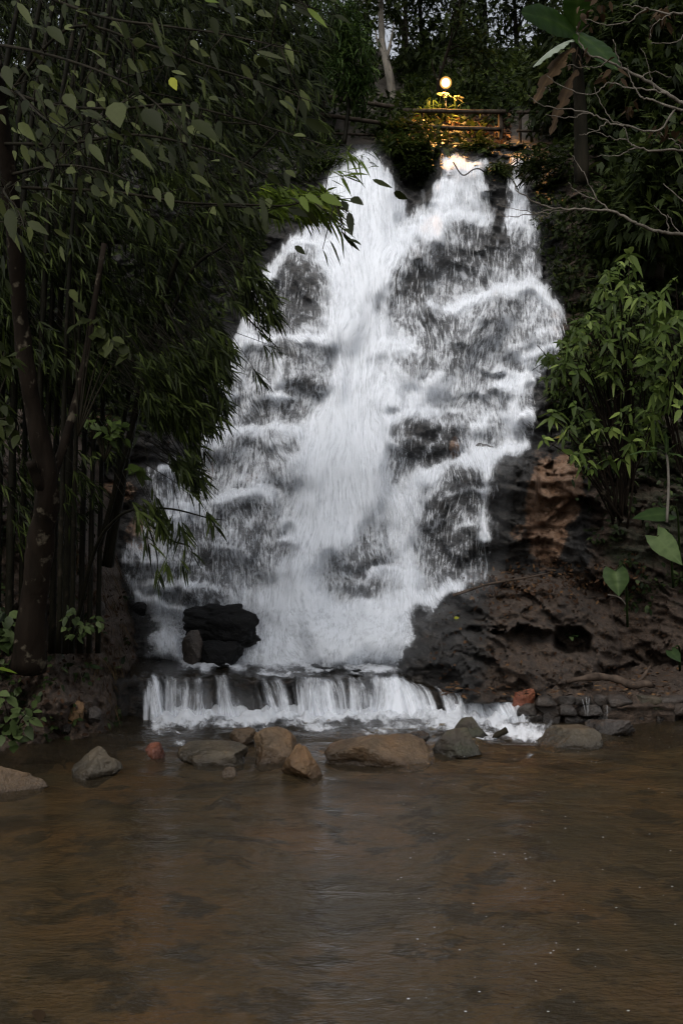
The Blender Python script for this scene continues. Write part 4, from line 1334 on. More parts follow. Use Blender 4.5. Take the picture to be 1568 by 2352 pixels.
fern_plant('pale leaved plant shining directly below the lamp', 1016, 219, 24.7, 16, .24, M['lily'], 'plant', 'pale_plant', up=.3, wid=.13, spread=.004, group=GL)
fern_plant('pale leaved plant shining to the right of the lamp', 1048, 226, 24.75, 14, .22, M['lily'], 'plant', 'pale_plant', up=.4, wid=.1, spread=.004, group=GL)
mb = MB()
n = 1500
px, py = rng.uniform(955, 1170, n), rng.uniform(258, 335, n)
leaves(mb, P(px, py, np.minimum(hillD(px, py) - .1, 26.0) - rng.random(n) * .4), rdir(n), np.array([0, -.7, .5]) + .6 * rdir(n), rng.uniform(.1, .22, n), rng.uniform(.06, .12, n), 'ovate', .3)
tag(mb.build('dry_leaves', M['litter']), 'lamp lit brown leaves and creepers behind the fence rails', kind='stuff')


def tree(name, label, trunk, D_, r0, r1, crowns, nper, L, Wd, mat, bark, kind='spray', group=None, cat='tree', gap=0.0, spread=.5, droop=.25, branches=()):
    """trunk: frame points from foot to top; crowns: (px, py, rx, ry, depth radius, clumps)"""
    pts = P([a for a, b in trunk], [b for a, b in trunk], D_)
    t = thing(name, label, cat, pts[0], group)
    c = curve(pts, 18)
    mb = MB()
    tube(mb, c, np.linspace(r0, r1, 18), 8, .2)
    tops = []
    for i, (px, py, rx, ry, rd, nc) in enumerate(crowns):
        cc = P(px, py, D_)
        k = int(9 + 8 * rng.random())
        for q in range(3):
            e = cc + (rng.random(3) - .5) * np.array([rx / F * D_, rd, ry / F * D_]) * 1.2
            s = c[min(17, k + q)]
            tube(mb, curve(np.stack([s, (s + e) / 2 + (0, 0, .2), e]), 8), np.linspace(r1 * .9, .012, 8), 5)
    for br in branches:
        q = curve(P([a for a, b in br], [b for a, b in br], D_), 12)
        tube(mb, q, np.linspace(r1 * .9, .01, 12), 6)
    mb.build('trunk', bark, t)
    mb = MB()
    for (px, py, rx, ry, rd, nc) in crowns:
        clumps(mb, ell_pts(nc, px, py, D_, rx, ry, rd, gap), nper, spread, L, Wd, kind, droop)
    mb.build('crown', mat, t)
    return t


GT = 'trees closing the view above the waterfall'
tree('slender_tree', 'slender tree with pale lichen trunk left of the lamp', [(908, 270), (897, 190), (884, 130), (876, 80), (873, -30)], 27.0, .12, .07, [(860, -30, 90, 60, 1.5, 40)], 14, (.12, .3), (.05, .1), M['wood_leaf'], M['bark_pale'], group=GT,
     branches=[[(884, 130), (868, 100), (862, 70)], [(886, 140), (896, 100), (905, 50)]])
tree('slender_tree', 'thin forked tree lit by the lamp on its left', [(1012, 250), (1006, 190), (1018, 150), (1034, 90), (1052, 20)], 26.2, .05, .02, [(1060, 60, 70, 40, 1.2, 26), (1100, 130, 60, 50, 1.2, 36)], 12, (.12, .3), (.05, .1), M['wood_leaf'], M['bark'], group=GT,
     branches=[[(1006, 190), (996, 165), (990, 135)], [(1018, 150), (1060, 40), (1085, 60), (1100, 110), (1130, 150), (1150, 170)]])
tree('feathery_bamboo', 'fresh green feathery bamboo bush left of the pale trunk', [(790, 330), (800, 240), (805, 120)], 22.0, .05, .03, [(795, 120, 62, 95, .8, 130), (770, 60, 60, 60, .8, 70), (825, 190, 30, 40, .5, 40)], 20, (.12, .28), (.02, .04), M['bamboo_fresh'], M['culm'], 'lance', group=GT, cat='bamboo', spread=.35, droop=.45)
r2 = np.random.default_rng(5)
for i, (px, lab) in enumerate(((838, 'dark tall tree just left of the pale trunk'), (932, 'thin dark tree right of the pale trunk before sky gaps'), (966, 'thin straight tree between sky gaps above the lamp'), (1056, 'straight dark tree right above the lamp'),
                               (1112, 'dark straight tree between the lamp and the sky gap pair'), (1182, 'dark straight tree left of the right sky gaps'), (1252, 'dark tree closing the sky gaps on the right'))):
    sp = 1 if 900 < px < 1240 else 0
    tree('forest_tree', lab, [(px + 4, 240), (px + r2.uniform(-5, 5), 120), (px + r2.uniform(-8, 8), -60)], 30 + r2.uniform(-1, 2.5), .10, .05,
         [(px + r2.uniform(-20, 20), 40, 52, 78, 1.5, 34 - 8 * sp), (px, -60, 80, 60, 2, 40), (px + r2.uniform(-15, 15), 165, 60, 50, 1.5, 50)], 15, (.14, .36), (.06, .12), M['wood_leaf'], M['bark_dark'], group=GT, gap=.1 + .2 * sp)
for (px, py, rx, ry, nc, dd, lab) in ((1345, 120, 130, 170, 300, 22, 'dark dense tree behind the banana leaves'), (1480, 200, 150, 240, 420, 20, 'dark dense tree behind the bare branches'), (1620, 60, 160, 220, 300, 21, 'dark dense tree at the right edge of the view'), (1500, 470, 120, 150, 260, 17.2, 'dark leafy tree low behind the bare branches'),
                                     (640, 120, 160, 160, 260, 24, 'dark tree behind the bamboo at the top'), (300, 60, 260, 200, 320, 23, 'dark tree far behind the broad leaved branches'), (-100, 100, 260, 260, 260, 22, 'dark tree beyond the left edge of the view'), (1850, 200, 200, 300, 240, 20, 'dark tree beyond the right edge of the view')):
    tree('forest_tree', lab, [(px, 345 if dd > 18 else 640), (px + 8, py + 60), (px - 5, py - 40)], dd, .16, .08, [(px, py, rx, ry, 2.2, nc)], 16, (.14, .4), (.06, .14), M['wood_leaf'], M['bark_dark'], group=GT)
for i, px in enumerate((-500, -150, 150, 420, 600, 1440, 1600, 1780, 1990, 2250)):
    tree('forest_tree', 'tall dark tree in the farthest row, behind all the other trees', [(px, 120), (px + 6, 0), (px, -260)], 33, .2, .1,
         [(px, -40, 150, 120, 2.5, 120), (px + 20, -230, 170, 150, 3, 130)], 15, (.2, .5), (.09, .2), M['wood_leaf'], M['bark_dark'], group=GT)

# ------------------------------------------------------------------ banana plant
def big_leaf(mb, base, tip, upv, width, sag=.15, torn=0.0, nseg=48, tint=.5, mat=0, heart=False, fold=.18, notch=.0):
    """one large blade between two points: midrib, two halves that fold, edges torn into strips"""
    base, tip = np.asarray(base, float), np.asarray(tip, float)
    t = np.linspace(0, 1, nseg)
    ax = tip - base
    Ln = np.linalg.norm(ax)
    d = ax / Ln
    s = np.cross(np.asarray(upv, float), d)
    s /= np.linalg.norm(s)
    u = np.cross(d, s)
    mid = base + ax * t[:, None] - np.array([0, 0, 1.0]) * (sag * Ln * (t * t - t * 0.35))[:, None] + u * (sag * Ln * .5 * t * (1 - t))[:, None]
    if heart:
        wv = np.interp(t, [0, .06, .22, .45, .75, 1], [.62, .86, 1.0, .86, .45, 0.0])
    else:
        wv = np.sin(np.pi * np.clip(t * .96 + .04, 0, 1)) ** .55
    for sd in (-1, 1):
        rag = 1 - torn * np.clip(fbm(t * 13, 0 * t + sd * 3.1 + base[0], 2., 3) + .15, 0, 1)
        W_ = width / 2 * wv * rag
        cols = []
        for q in (0, .35, .7, 1.0):
            cols.append(mid + s * sd * (W_ * q)[:, None] + u * (fold * W_ * q - .10 * W_ * q * q * 2 + (0 if heart else .006) * np.sin(t * 40) * q)[:, None] - d * (notch * Ln * q * np.exp(-t * 9))[:, None])
        mb.add(np.stack(cols, 1), grid_faces(nseg, 4), mat=mat, tint=np.clip(tint + .15 * fbm(np.repeat(t, 4) * 9, np.tile([0, 1, 2, 3], nseg) * .4, 1., 2) + np.tile([.35, 0, 0, -.05], nseg) + (.05 if heart else .10) * np.maximum(0, np.sin(np.repeat(t, 4) * 55 - np.tile([0, 2.2, 4.4, 6.2], nseg)) - .4), 0, 1))
    return mid


ban = thing('banana_plant', 'banana plant with one broad green leaf and torn dry leaves at the top right', 'banana plant', P(1335, 420, 17.5))
mb = MB()
tube(mb, curve(P([1335, 1332, 1325, 1318], [420, 280, 140, 70], 17.5), 14), np.linspace(.13, .06, 14), 10, .1)
mb.build('stem', M['bark_dark'], ban)
mb = MB(); big_leaf(mb, P(1322, 75, 17.4), P(1418, 150, 16.6), (.1, -.8, .6), .50, .1, .1, tint=.4); mb.build('leaf', M['banana'], ban)
mb = MB(); big_leaf(mb, P(1322, 78, 17.4), P(1195, 12, 16.4), (.15, -1, .1), .5, .12, .12, tint=.35); mb.build('leaf', M['banana'], ban)
mb = MB(); big_leaf(mb, P(1322, 70, 17.4), P(1330, -60, 16.9), (0, -1, .2), .5, .05, .1, tint=.5); mb.build('leaf', M['banana'], ban)
mb = MB(); big_leaf(mb, P(1316, 90, 17.3), P(1222, 136, 16.6), (-.4, -.25, .9), .24, .16, .3, tint=.6, fold=-.5); mb.build('leaf', M['banana_back'], ban)['label'] = 'pale grey green folded underside of a drooping leaf'
mb = MB(); big_leaf(mb, P(1318, 110, 17.2), P(1225, 214, 16.8), (-.5, -.8, .3), .32, .22, .7, tint=.35); mb.build('leaf', M['dead'], ban)['label'] = 'brown dry torn leaf hanging down'
mb = MB(); big_leaf(mb, P(1325, 160, 17.2), P(1262, 300, 16.9), (-.6, -.8, .2), .26, .1, .8, tint=.1); mb.build('leaf', M['dead'], ban)['label'] = 'dark brown dry leaf hanging below'

# ------------------------------------------------------------------ bare branched tree on the right
bare = thing('bare_tree', 'leafless tree whose pale twigs reach in from the right edge', 'tree', P(1740, 1450, 10.2))


def branch_tree(root, name, mat, brs, D_, r0, parent_pts=None, jit=0.0):
    mb = MB()
    for br in brs:
        pts, ra, rb = br[0], br[1], br[2]
        dd = br[3] if len(br) > 3 else D_
        k = 6 * len(pts)
        c = curve(P([a for a, b in pts], [b for a, b in pts], dd), k)
        c = c + .012 * np.stack([vnoise(np.arange(k) * .8, pts[0][0], 1.), vnoise(np.arange(k) * .8, pts[0][1], 2.), vnoise(np.arange(k) * .8, pts[0][0], 3.)], -1)
        tube(mb, c, np.linspace(ra * .62, rb * .62, k), 6, .12)
    return mb.build(name, mat, root)


branch_tree(bare, 'trunk', M['twig'], [([(1740, 1450), (1725, 900), (1700, 560), (1690, 300), (1680, 60), (1675, -60)], .10, .05)], 10.2, .1)
mb0 = branch_tree(bare, 'branch', M['twig'], [
    ([(1690, 300), (1600, 242), (1568, 236), (1530, 216), (1470, 178), (1430, 158), (1398, 142), (1350, 122), (1330, 95), (1322, 60)], .035, .008, 9.9),
    ([(1430, 158), (1418, 130), (1408, 90)], .014, .006, 9.9), ([(1398, 142), (1360, 155), (1300, 150)], .010, .005, 9.9),
    ([(1530, 216), (1500, 208), (1440, 200), (1400, 190), (1372, 210), (1320, 212), (1255, 176)], .014, .005, 9.8), ([(1470, 178), (1500, 165), (1545, 180)], .010, .005, 9.85),
    ([(1500, 208), (1490, 160), (1470, 110)], .009, .004, 9.85)], 9.9, .03)
branch_tree(bare, 'branch', M['twig'], [
    ([(1690, 320), (1600, 262), (1552, 250), (1500, 232), (1470, 222), (1450, 190), (1438, 150)], .026, .006, 9.6),
    ([(1552, 250), (1510, 298), (1440, 290), (1394, 280), (1350, 258), (1290, 250), (1240, 240), (1212, 216)], .016, .005, 9.6),
    ([(1440, 290), (1400, 272), (1380, 240), (1362, 202)], .010, .004, 9.6), ([(1394, 280), (1366, 302), (1330, 310)], .010, .004, 9.6), ([(1350, 258), (1310, 270), (1250, 262)], .008, .004, 9.6)], 9.6, .03)
branch_tree(bare, 'branch', M['twig'], [
    ([(1705, 600), (1600, 545), (1534, 536), (1488, 526), (1450, 508), (1400, 484), (1340, 482), (1268, 478), (1225, 462), (1190, 440), (1172, 402)], .030, .006, 9.8),
    ([(1400, 484), (1370, 458), (1330, 445), (1302, 420)], .012, .005, 9.8), ([(1370, 458), (1340, 400), (1312, 356)], .010, .004, 9.8), ([(1268, 478), (1215, 492), (1160, 498), (1130, 480)], .009, .004, 9.8),
    ([(1300, 481), (1240, 490), (1190, 482), (1140, 470)], .008, .004, 9.8), ([(1534, 536), (1530, 505), (1500, 470)], .010, .005, 9.8)], 9.8, .03)
branch_tree(bare, 'branch', M['twig'], [
    ([(1695, 480), (1620, 360), (1568, 345), (1500, 345), (1460, 338), (1440, 320), (1430, 285)], .026, .006, 10.0),
    ([(1460, 338), (1420, 356), (1370, 358)], .010, .004, 10.0), ([(1440, 320), (1400, 316), (1350, 295)], .009, .004, 10.0), ([(1568, 345), (1540, 320), (1510, 300)], .012, .005, 10.0)], 10.0, .03)
branch_tree(bare, 'branch', M['twig'], [
    ([(1685, 140), (1600, 40), (1540, 30), (1480, 20), (1430, 10)], .024, .007, 9.7), ([(1480, 20), (1440, 50), (1390, 55), (1340, 45)], .012, .005, 9.7), ([(1600, 40), (1580, 70), (1550, 95), (1490, 100)], .012, .005, 9.7),
    ([(1540, 30), (1500, 60), (1490, 90)], .008, .004, 9.7)], 9.7, .03)
branch_tree(bare, 'branch', M['twig'], [([(1712, 760), (1640, 600), (1590, 500), (1560, 455), (1520, 420)], .02, .006, 10.1), ([(1640, 600), (1570, 545), (1530, 490)], .012, .005, 10.1)], 10.1, .03)
mb = MB()
n = 26
px, py = rng.uniform(1300, 1568, n), rng.uniform(20, 330, n)
cl = np.repeat(P(px[:9], py[:9], 9.8), 10, 0) + rng.normal(0, .06, (90, 3))
leaves(mb, cl, rdir(90, -1, .1), rdir(90), rng.uniform(.06, .13, 90), rng.uniform(.03, .06, 90), 'ovate', .4, tint=rng.random(90) ** 1.5 * .6)
mb.build('dry_leaves', M['dead'], bare)

# ------------------------------------------------------------------ right hand shrubs: whorls of pointed leaves on stems
def whorl(mb, p, n, L, Wd, up=.15, face=(-.25, -.5, .35), tint0=.5):
    a = np.arange(n) * 2.4 + rng.random() * 6
    ax = nrm(np.array(face) + rng.normal(0, .35, 3))
    e1 = nrm(np.cross(ax, [0, 0, 1.0]))
    e2 = np.cross(ax, e1)
    d = np.cos(a)[:, None] * e1 + np.sin(a)[:, None] * e2 + ax * (up + .3 * rng.random(n))[:, None] + .38 * rdir(n)
    d[:, 2] -= .28
    leaves(mb, np.repeat(p[None], n, 0) + rng.normal(0, .015, (n, 3)), d, np.repeat(ax[None], n, 0) + .55 * rdir(n), rng.uniform(L * .4, L, n), rng.uniform(L * .17, L * .36, n), 'ovate', rng.uniform(.1, .75, n),
           tint=np.clip(tint0 + rng.normal(0, .22, n), 0, 1))


def shrub(label, foot, heads, D_, L, fill=None, tint=.5, group='leafy shrubs on the right slope', nfill=0, dj=.5):
    t = thing('leafy_shrub', label, 'shrub', P(foot[0], foot[1], D_ + .3), group)
    ms, ml = MB(), MB()
    f = P(foot[0], foot[1], D_ + .3)
    pts = list(heads)
    if nfill:
        pts += [tuple(q) for q in rin(nfill, fill)]
    for i, (a, b) in enumerate(pts):
        big = i < len(heads)
        e = P(a, b, D_ - (dj * .3 if big else 0) + rng.uniform(-dj, dj) * (.4 if big else 1))
        m = (f + e) / 2 + np.array([rng.normal(0, .1), .05, .1 + .1 * rng.random()])
        if big or i % 3 == 0:
            tube(ms, curve(np.stack([f + rng.normal(0, .05, 3), m, e]), 9), np.linspace(.018, .006, 9), 5)
        else:
            tube(ms, np.stack([e + rng.normal(0, .12, 3) + (0, .1, -.15), e]), [.006, .004], 4)
        whorl(ml, e, int(rng.integers(4, 9)), L * rng.uniform(.55, 1.1), .1, tint0=tint + (.12 if big else -.12))
    ms.build('stem', M['bark'], t)
    ml.build('foliage', M['shrub'], t)
    return t


shrub('large leafy shrub with pale pointed leaves against the dark cliff', (1440, 1120), [(1420, 610), (1445, 585), (1400, 640), (1380, 665), (1440, 660), (1480, 700), (1350, 740), (1310, 770), (1400, 740), (1440, 780), (1290, 800), (1340, 810), (1395, 850), (1470, 820)], 13.6, .24,
      [(1420, 590), (1480, 640), (1500, 760), (1480, 900), (1390, 880), (1300, 850), (1270, 810), (1320, 740), (1370, 650)], nfill=115)
shrub('leafy shrub at the right edge with bigger leaves', (1600, 1150), [(1550, 640), (1520, 690), (1560, 730), (1525, 760), (1500, 800), (1550, 800), (1540, 880), (1510, 900), (1560, 940)], 12.9, .28,
      [(1530, 640), (1680, 600), (1700, 950), (1520, 960), (1480, 860), (1490, 740)], nfill=60)
shrub('thin sapling with spread leaf rosettes in front of the ochre rock', (1420, 1190), [(1275, 965), (1300, 985), (1380, 985), (1405, 985), (1345, 1060), (1330, 1040), (1440, 1030), (1360, 1075), (1395, 855), (1250, 1010), (1445, 945), (1500, 960)], 13.4, .27,
      [(1260, 950), (1420, 880), (1540, 930), (1500, 1080), (1340, 1080), (1270, 1010)], nfill=26, tint=.55)
shrub('low dark shrub spreading over the ledge beside the water', (1330, 930), [(1265, 830), (1290, 850), (1250, 870), (1320, 880), (1280, 900), (1350, 900)], 14.2, .2,
      [(1240, 810), (1340, 800), (1400, 900), (1330, 960), (1250, 900)], nfill=40, tint=.25)
st = thing('stalk_plant', 'tall thin stalk plant with a few long leaves at the right edge', 'plant', P(1530, 1200, 12.6))
mb = MB()
tube(mb, curve(P([1530, 1534, 1532, 1528], [1200, 1120, 1060, 1040], 12.6), 12), np.linspace(.018, .012, 12), 6)
mb.build('stem', M['bark_pale'], st)
mb = MB()
for (a, b, w_) in ((1490, 1020, .06), (1440, 1032, .05), (1560, 1010, .07), (1528, 985, .06), (1570, 1045, .06)):
    big_leaf(mb, P(1529, 1042, 12.6), P(a, b, 12.4), (0, -.5, 1), w_, .2, .0, tint=.5, nseg=10)
mb.build('leaf', M['taro'], st)


def taro(label, base, tip, foot, D_, wid, tint, upv=(0, -1, .35)):
    t = thing('taro_plant', label, 'taro plant', P(foot[0], foot[1], D_ + .35), 'taro plants on the right slope')
    mb = MB()
    tube(mb, curve(np.stack([P(foot[0], foot[1], D_ + .35), P((foot[0] + base[0]) / 2 + 8, min(base[1], foot[1]) - 10, D_ + .1), P(base[0], base[1], D_)]), 10), np.linspace(.016, .008, 10), 6)
    mb.build('stalk', M['fern'], t)
    mb = MB()
    big_leaf(mb, P(base[0], base[1], D_), P(tip[0], tip[1], D_ - .15), upv, wid, .05, .05, tint=tint, heart=True, notch=.22)
    mb.build('leaf', M['taro'], t)
    return t


taro('taro with a pale arrow leaf hanging at the right edge', (1508, 1232), (1566, 1296), (1545, 1350), 12.4, .32, .85)
taro('taro with a single heart leaf pointing straight down', (1412, 1312), (1420, 1368), (1440, 1440), 13.0, .34, .5, (0, -1, .2))
taro('taro with a dark leaf half hidden behind the pale arrow leaf', (1530, 1180), (1450, 1188), (1560, 1290), 12.7, .26, .15, (0, -.8, .8))
taro('small taro with a dark leaf low at the right edge', (1540, 1495), (1562, 1520), (1560, 1540), 13.0, .16, .1)
mb = MB()
for (a, b) in ((1408, 1360), (1400, 1350)):
    pass
tube(mb, curve(P([1395, 1420, 1436, 1440], [1366, 1372, 1390, 1425], 13.4), 12), .009, 5)
tag(mb.build('stick', M['twig']), 'pale curved dry stalk below the heart shaped taro leaf', 'stick')
one_leaf('dry_leaf', 'dry folded brown leaf beside the heart shaped taro leaf', P(1402, 1310, 13.1), (-.3, -.1, -1), (0, -1, 0), .2, .07, M['dead'], tint=.8)
fern_plant('small pale seedling growing inside the dark cave hollow', 1312, 1462, 13.9, 9, .14, M['taro'], 'seedling', 'seedling', up=.2, wid=.07, spread=.03)

# ------------------------------------------------------------------ bamboo on the left
def fans(mb, tips, dirs, n, L, Wd, tpow=1.3, tint0=0.0):
    """bamboo twig ends: n leaves fanned from each tip, hanging"""
    m = len(tips)
    c = np.repeat(tips, n, 0)
    dd = np.repeat(dirs, n, 0)
    d = nrm(nrm(dd) + rdir(m * n) * .75 + np.array([0, 0, -.35]))
    back = np.repeat(dirs, n, 0) * (rng.random(m * n) * L[1] * .8)[:, None]
    leaves(mb, c - back, d, rdir(m * n) * .7 + np.array([0, -.4, .8]), rng.uniform(L[0], L[1], m * n), rng.uniform(Wd[0], Wd[1], m * n), 'lance', rng.uniform(.05, .35, m * n),
           tint=np.clip(rng.random(m * n) ** tpow + tint0 + np.repeat(rng.normal(0, .12, m), n), 0, 1))


def bamboo(label, culms, poly, Dr, ntips, L, Wd, mat, out=(1, -.3, -.8), group='bamboo on the left bank', tint0=0.0, n=7, tpow=1.4, extra=None, branches=(), gap=-.3):
    c0 = culms[0]
    t = thing('bamboo', label, 'bamboo', P(c0[0][0], c0[0][1], c0[1]), group)
    for (p0, D0, D1, tops, r) in culms:
        mb = MB()
        k = 24
        cc = curve(P([p0[0]] + [a for a, b in tops], [p0[1]] + [b for a, b in tops], np.linspace(D0, D1, len(tops) + 1)), k)
        rr = np.linspace(r, r * .45, k) * (1 + .12 * (np.arange(k) % 4 == 0))
        tube(mb, cc, rr, 7)
        mb.build('culm', M['culm'], t)
    pts = rin(int(ntips * 1.8), poly)
    g = fbm(pts[:, 0] / 60, pts[:, 1] / 60, Dr[0], 3)
    pts = pts[g > gap][:ntips]
    m = len(pts)
    tips = P(pts[:, 0], pts[:, 1], rng.uniform(Dr[0], Dr[1], m))
    if extra is not None:
        ex = np.asarray(extra, float)
        tips = np.concatenate([tips, P(ex[:, 0], ex[:, 1], np.full(len(ex), (Dr[0] + Dr[1]) / 2))])
    dirs = nrm(np.array(out) + .5 * rdir(len(tips)))
    mb = MB()
    for br, D0, D1 in branches:
        cc = curve(P([a for a, b in br], [b for a, b in br], np.linspace(D0, D1, len(br))), 14)
        tube(mb, cc, np.linspace(.012, .003, 14), 5, tint=.4)
    for q in range(0, len(tips), 2):
        tube(mb, np.stack([tips[q] - dirs[q] * .5 + (0, 0, .06), tips[q]]), [.004, .002], 3, tint=.35)
    mb.build('twigs', M['culm'], t)
    mb = MB()
    fans(mb, tips, dirs, n, L, Wd, tpow, tint0)
    mb.build('foliage', mat, t)
    return t


cul = lambda x, r, D0=11.0: ((x, 1500), D0, D0 - .4, [(x + 8, 1100), (x + 20, 700), (x + 50, 300), (x + 120, -80)], r)
bamboo('tall dark bamboo clump whose canopy fills the upper left', [cul(150, .05), cul(120, .04, 11.3), cul(185, .035, 11.5), cul(205, .03, 11.2)],
       [(-260, -200), (770, -200), (775, 40), (745, 180), (760, 320), (700, 400), (640, 470), (560, 500), (200, 420), (-260, 420)], (10.6, 13.0), 2700, (.12, .24), (.014, .026), M['bamboo'])
bamboo('bamboo clump with drooping sprays in front of the waterfall edge', [cul(80, .04, 10.6), cul(100, .035, 11.0), cul(225, .03, 11.6)],
       [(-260, 380), (560, 400), (650, 470), (620, 505), (592, 560), (580, 640), (540, 700), (515, 770), (505, 860), (470, 900), (330, 880), (150, 860), (-260, 880)], (10.2, 12.0), 2500, (.12, .22), (.014, .024), M['bamboo'])
bamboo('bamboo branch hanging lowest over the white water', [((250, 1300), 11.4, 10.2, [(300, 1000), (365, 730), (420, 560)], .05)],
       [(330, 830), (530, 760), (545, 800), (530, 880), (522, 960), (490, 1010), (462, 1060), (478, 1120), (440, 1150), (405, 1070), (372, 1010), (340, 940)], (9.4, 10.4), 430, (.12, .22), (.014, .026), M['bamboo'], tint0=.12, gap=-.5,
       branches=[([(380, 700), (450, 850), (490, 950), (450, 1110)], 10.0, 9.7)])
bamboo('bamboo twigs reaching farthest right across the falling water', [((230, 1250), 11.2, 10.0, [(330, 900), (430, 640), (520, 560)], .03)],
       [(560, 590), (600, 600), (630, 660), (650, 720), (625, 750), (580, 735), (545, 700)], (9.6, 10.2), 90, (.12, .2), (.014, .024), M['bamboo'], tint0=.15, gap=-.6,
       branches=[([(500, 620), (560, 720), (610, 770), (650, 815)], 9.9, 9.7), ([(520, 600), (590, 640), (640, 700)], 9.9, 9.8)],
       extra=[(640, 700), (645, 735), (600, 755), (615, 780), (640, 800), (652, 815), (600, 872), (610, 880)])
bamboo('low bamboo twigs with separate leaf fans over the lower cascade', [((180, 1420), 10.9, 9.9, [(220, 1260), (270, 1190), (320, 1165)], .025)],
       [(310, 1160), (350, 1150), (390, 1190), (360, 1230), (325, 1210)], (9.5, 9.8), 14, (.15, .24), (.018, .03), M['bamboo'], tint0=.25, n=6, out=(.3, -.2, -1), gap=-.9,
       branches=[([(320, 1165), (400, 1170), (480, 1190), (520, 1195)], 9.8, 9.7), ([(330, 1180), (360, 1270), (360, 1340)], 9.8, 9.7), ([(340, 1200), (390, 1240), (440, 1260), (430, 1320)], 9.8, 9.7)],
       extra=[(378, 1225), (390, 1232), (425, 1225), (432, 1232), (480, 1178), (488, 1200), (500, 1215), (360, 1330), (382, 1300), (432, 1318), (345, 1250), (450, 1285), (395, 1225), (420, 1230)])
bamboo('bamboo culms standing thick behind the leaning trunk', [cul(20, .045, 10.8), cul(48, .035, 11.2), cul(-10, .05, 11.0), cul(165, .028, 10.7), cul(136, .03, 10.5), cul(-60, .05, 10.9)],
       [(-260, 700), (300, 780), (290, 1000), (230, 1250), (-260, 1250)], (10.4, 12.0), 700, (.12, .2), (.014, .024), M['bamboo'])
bamboo('yellow green bamboo sprays sticking out at the edge of the upper canopy', [((240, 1300), 11.6, 10.8, [(320, 800), (480, 480), (640, 300)], .03)],
       [(600, 430), (690, 440), (745, 430), (790, 465), (780, 490), (720, 500), (640, 490)], (9.6, 10.4), 70, (.14, .26), (.02, .034), M['lime'], tint0=-.35, gap=-.9, out=(1, -.3, -.3),
       branches=[([(480, 470), (620, 478), (700, 462), (790, 480)], 10.2, 9.9)], extra=[(785, 530), (760, 505), (835, 372), (810, 390), (800, 400)])

# ------------------------------------------------------------------ broad leaved tree at upper left
bt = thing('broadleaf_tree', 'leaning tree with patchy trunk and broad olive leaves at the upper left', 'tree', P(62, 1530, 9.9))
mb = MB()
tube(mb, curve(P([62, 75, 92, 108, 88, 62, 45, 25, -10, -40], [1540, 1400, 1260, 1130, 990, 850, 700, 450, 150, -120], [9.9, 9.8, 9.7, 9.5, 9.4, 9.3, 9.2, 8.9, 8.5, 8.2]), 50), np.interp(np.linspace(0, 1, 50), [0, .1, .45, 1], [.17, .14, .085, .05]), 12, .22)
tube(mb, curve(P([108, 92, 80, 72], [1128, 1110, 1085, 1060], [9.5, 9.4, 9.35, 9.3]), 8), np.linspace(.06, .045, 8), 9, .2)
tube(mb, curve(P([108, 135, 165, 200, 240], [1128, 1060, 960, 800, 560], [9.5, 9.6, 9.7, 9.8, 9.9]), 16), np.linspace(.05, .025, 16), 9, .2)
mb.build('trunk', M['bark'], bt)
BRS = [([(-25, 280), (150, 70), (330, 100), (470, 150), (600, 190), (720, 235)], 8.7, 6.6), ([(-5, 200), (120, 240), (260, 250), (400, 240), (520, 265), (640, 300), (750, 335)], 8.5, 6.4), ([(10, 330), (150, 330), (300, 310), (430, 330), (560, 375), (650, 430)], 8.7, 6.3),
       ([(25, 430), (250, 440), (420, 465), (560, 470), (660, 472), (740, 452), (790, 480)], 8.9, 7.6), ([(-30, 0), (200, -20), (450, -10), (650, -10), (745, 45)], 8.3, 6.4), ([(25, 420), (10, 440), (40, 480), (60, 530)], 8.8, 7.2),
       ([(-20, 100), (90, 120), (220, 160), (330, 215), (420, 300)], 8.4, 6.0), ([(30, 400), (130, 380), (230, 390), (330, 430)], 8.8, 6.8), ([(-30, -60), (100, -10), (240, 40), (380, 60), (520, 80), (690, 120)], 8.2, 6.2), ([(-10, 160), (40, 210), (100, 270), (160, 300)], 8.5, 6.2)]
ml = MB()
mbr = MB()
for bi, (pts, D0, D1) in enumerate(BRS):
    k = 40
    c = curve(P([a for a, b in pts], [b for a, b in pts], np.linspace(D0, D1, len(pts))), k)
    tube(mbr, c, np.linspace(.014, .003, k), 6)
    m = 50
    t = rng.uniform(.15, 1, m)
    q = c[np.clip((t * (k - 1)).astype(int), 0, k - 1)]
    off = rdir(m) * rng.uniform(.03, .42, m)[:, None]
    off[:, 2] -= .05
    d = nrm(np.array([.55, -.35, -.62]) + .5 * rdir(m))
    for a_, o_ in zip(q[::2], off[::2]):
        tube(mbr, np.stack([a_, a_ + o_]), [.005, .003], 4)
    leaves(ml, q + off, d, np.array([-.2, -.5, .6]) + .9 * rdir(m), rng.uniform(.09, .2, m), rng.uniform(.03, .07, m), 'ovate', rng.uniform(.0, .35, m), tint=np.clip(rng.random(m) ** 1.35, 0, 1))
    if bi in (5, 9):
        continue
mbr.build('branches', M['bark_dark'], bt)
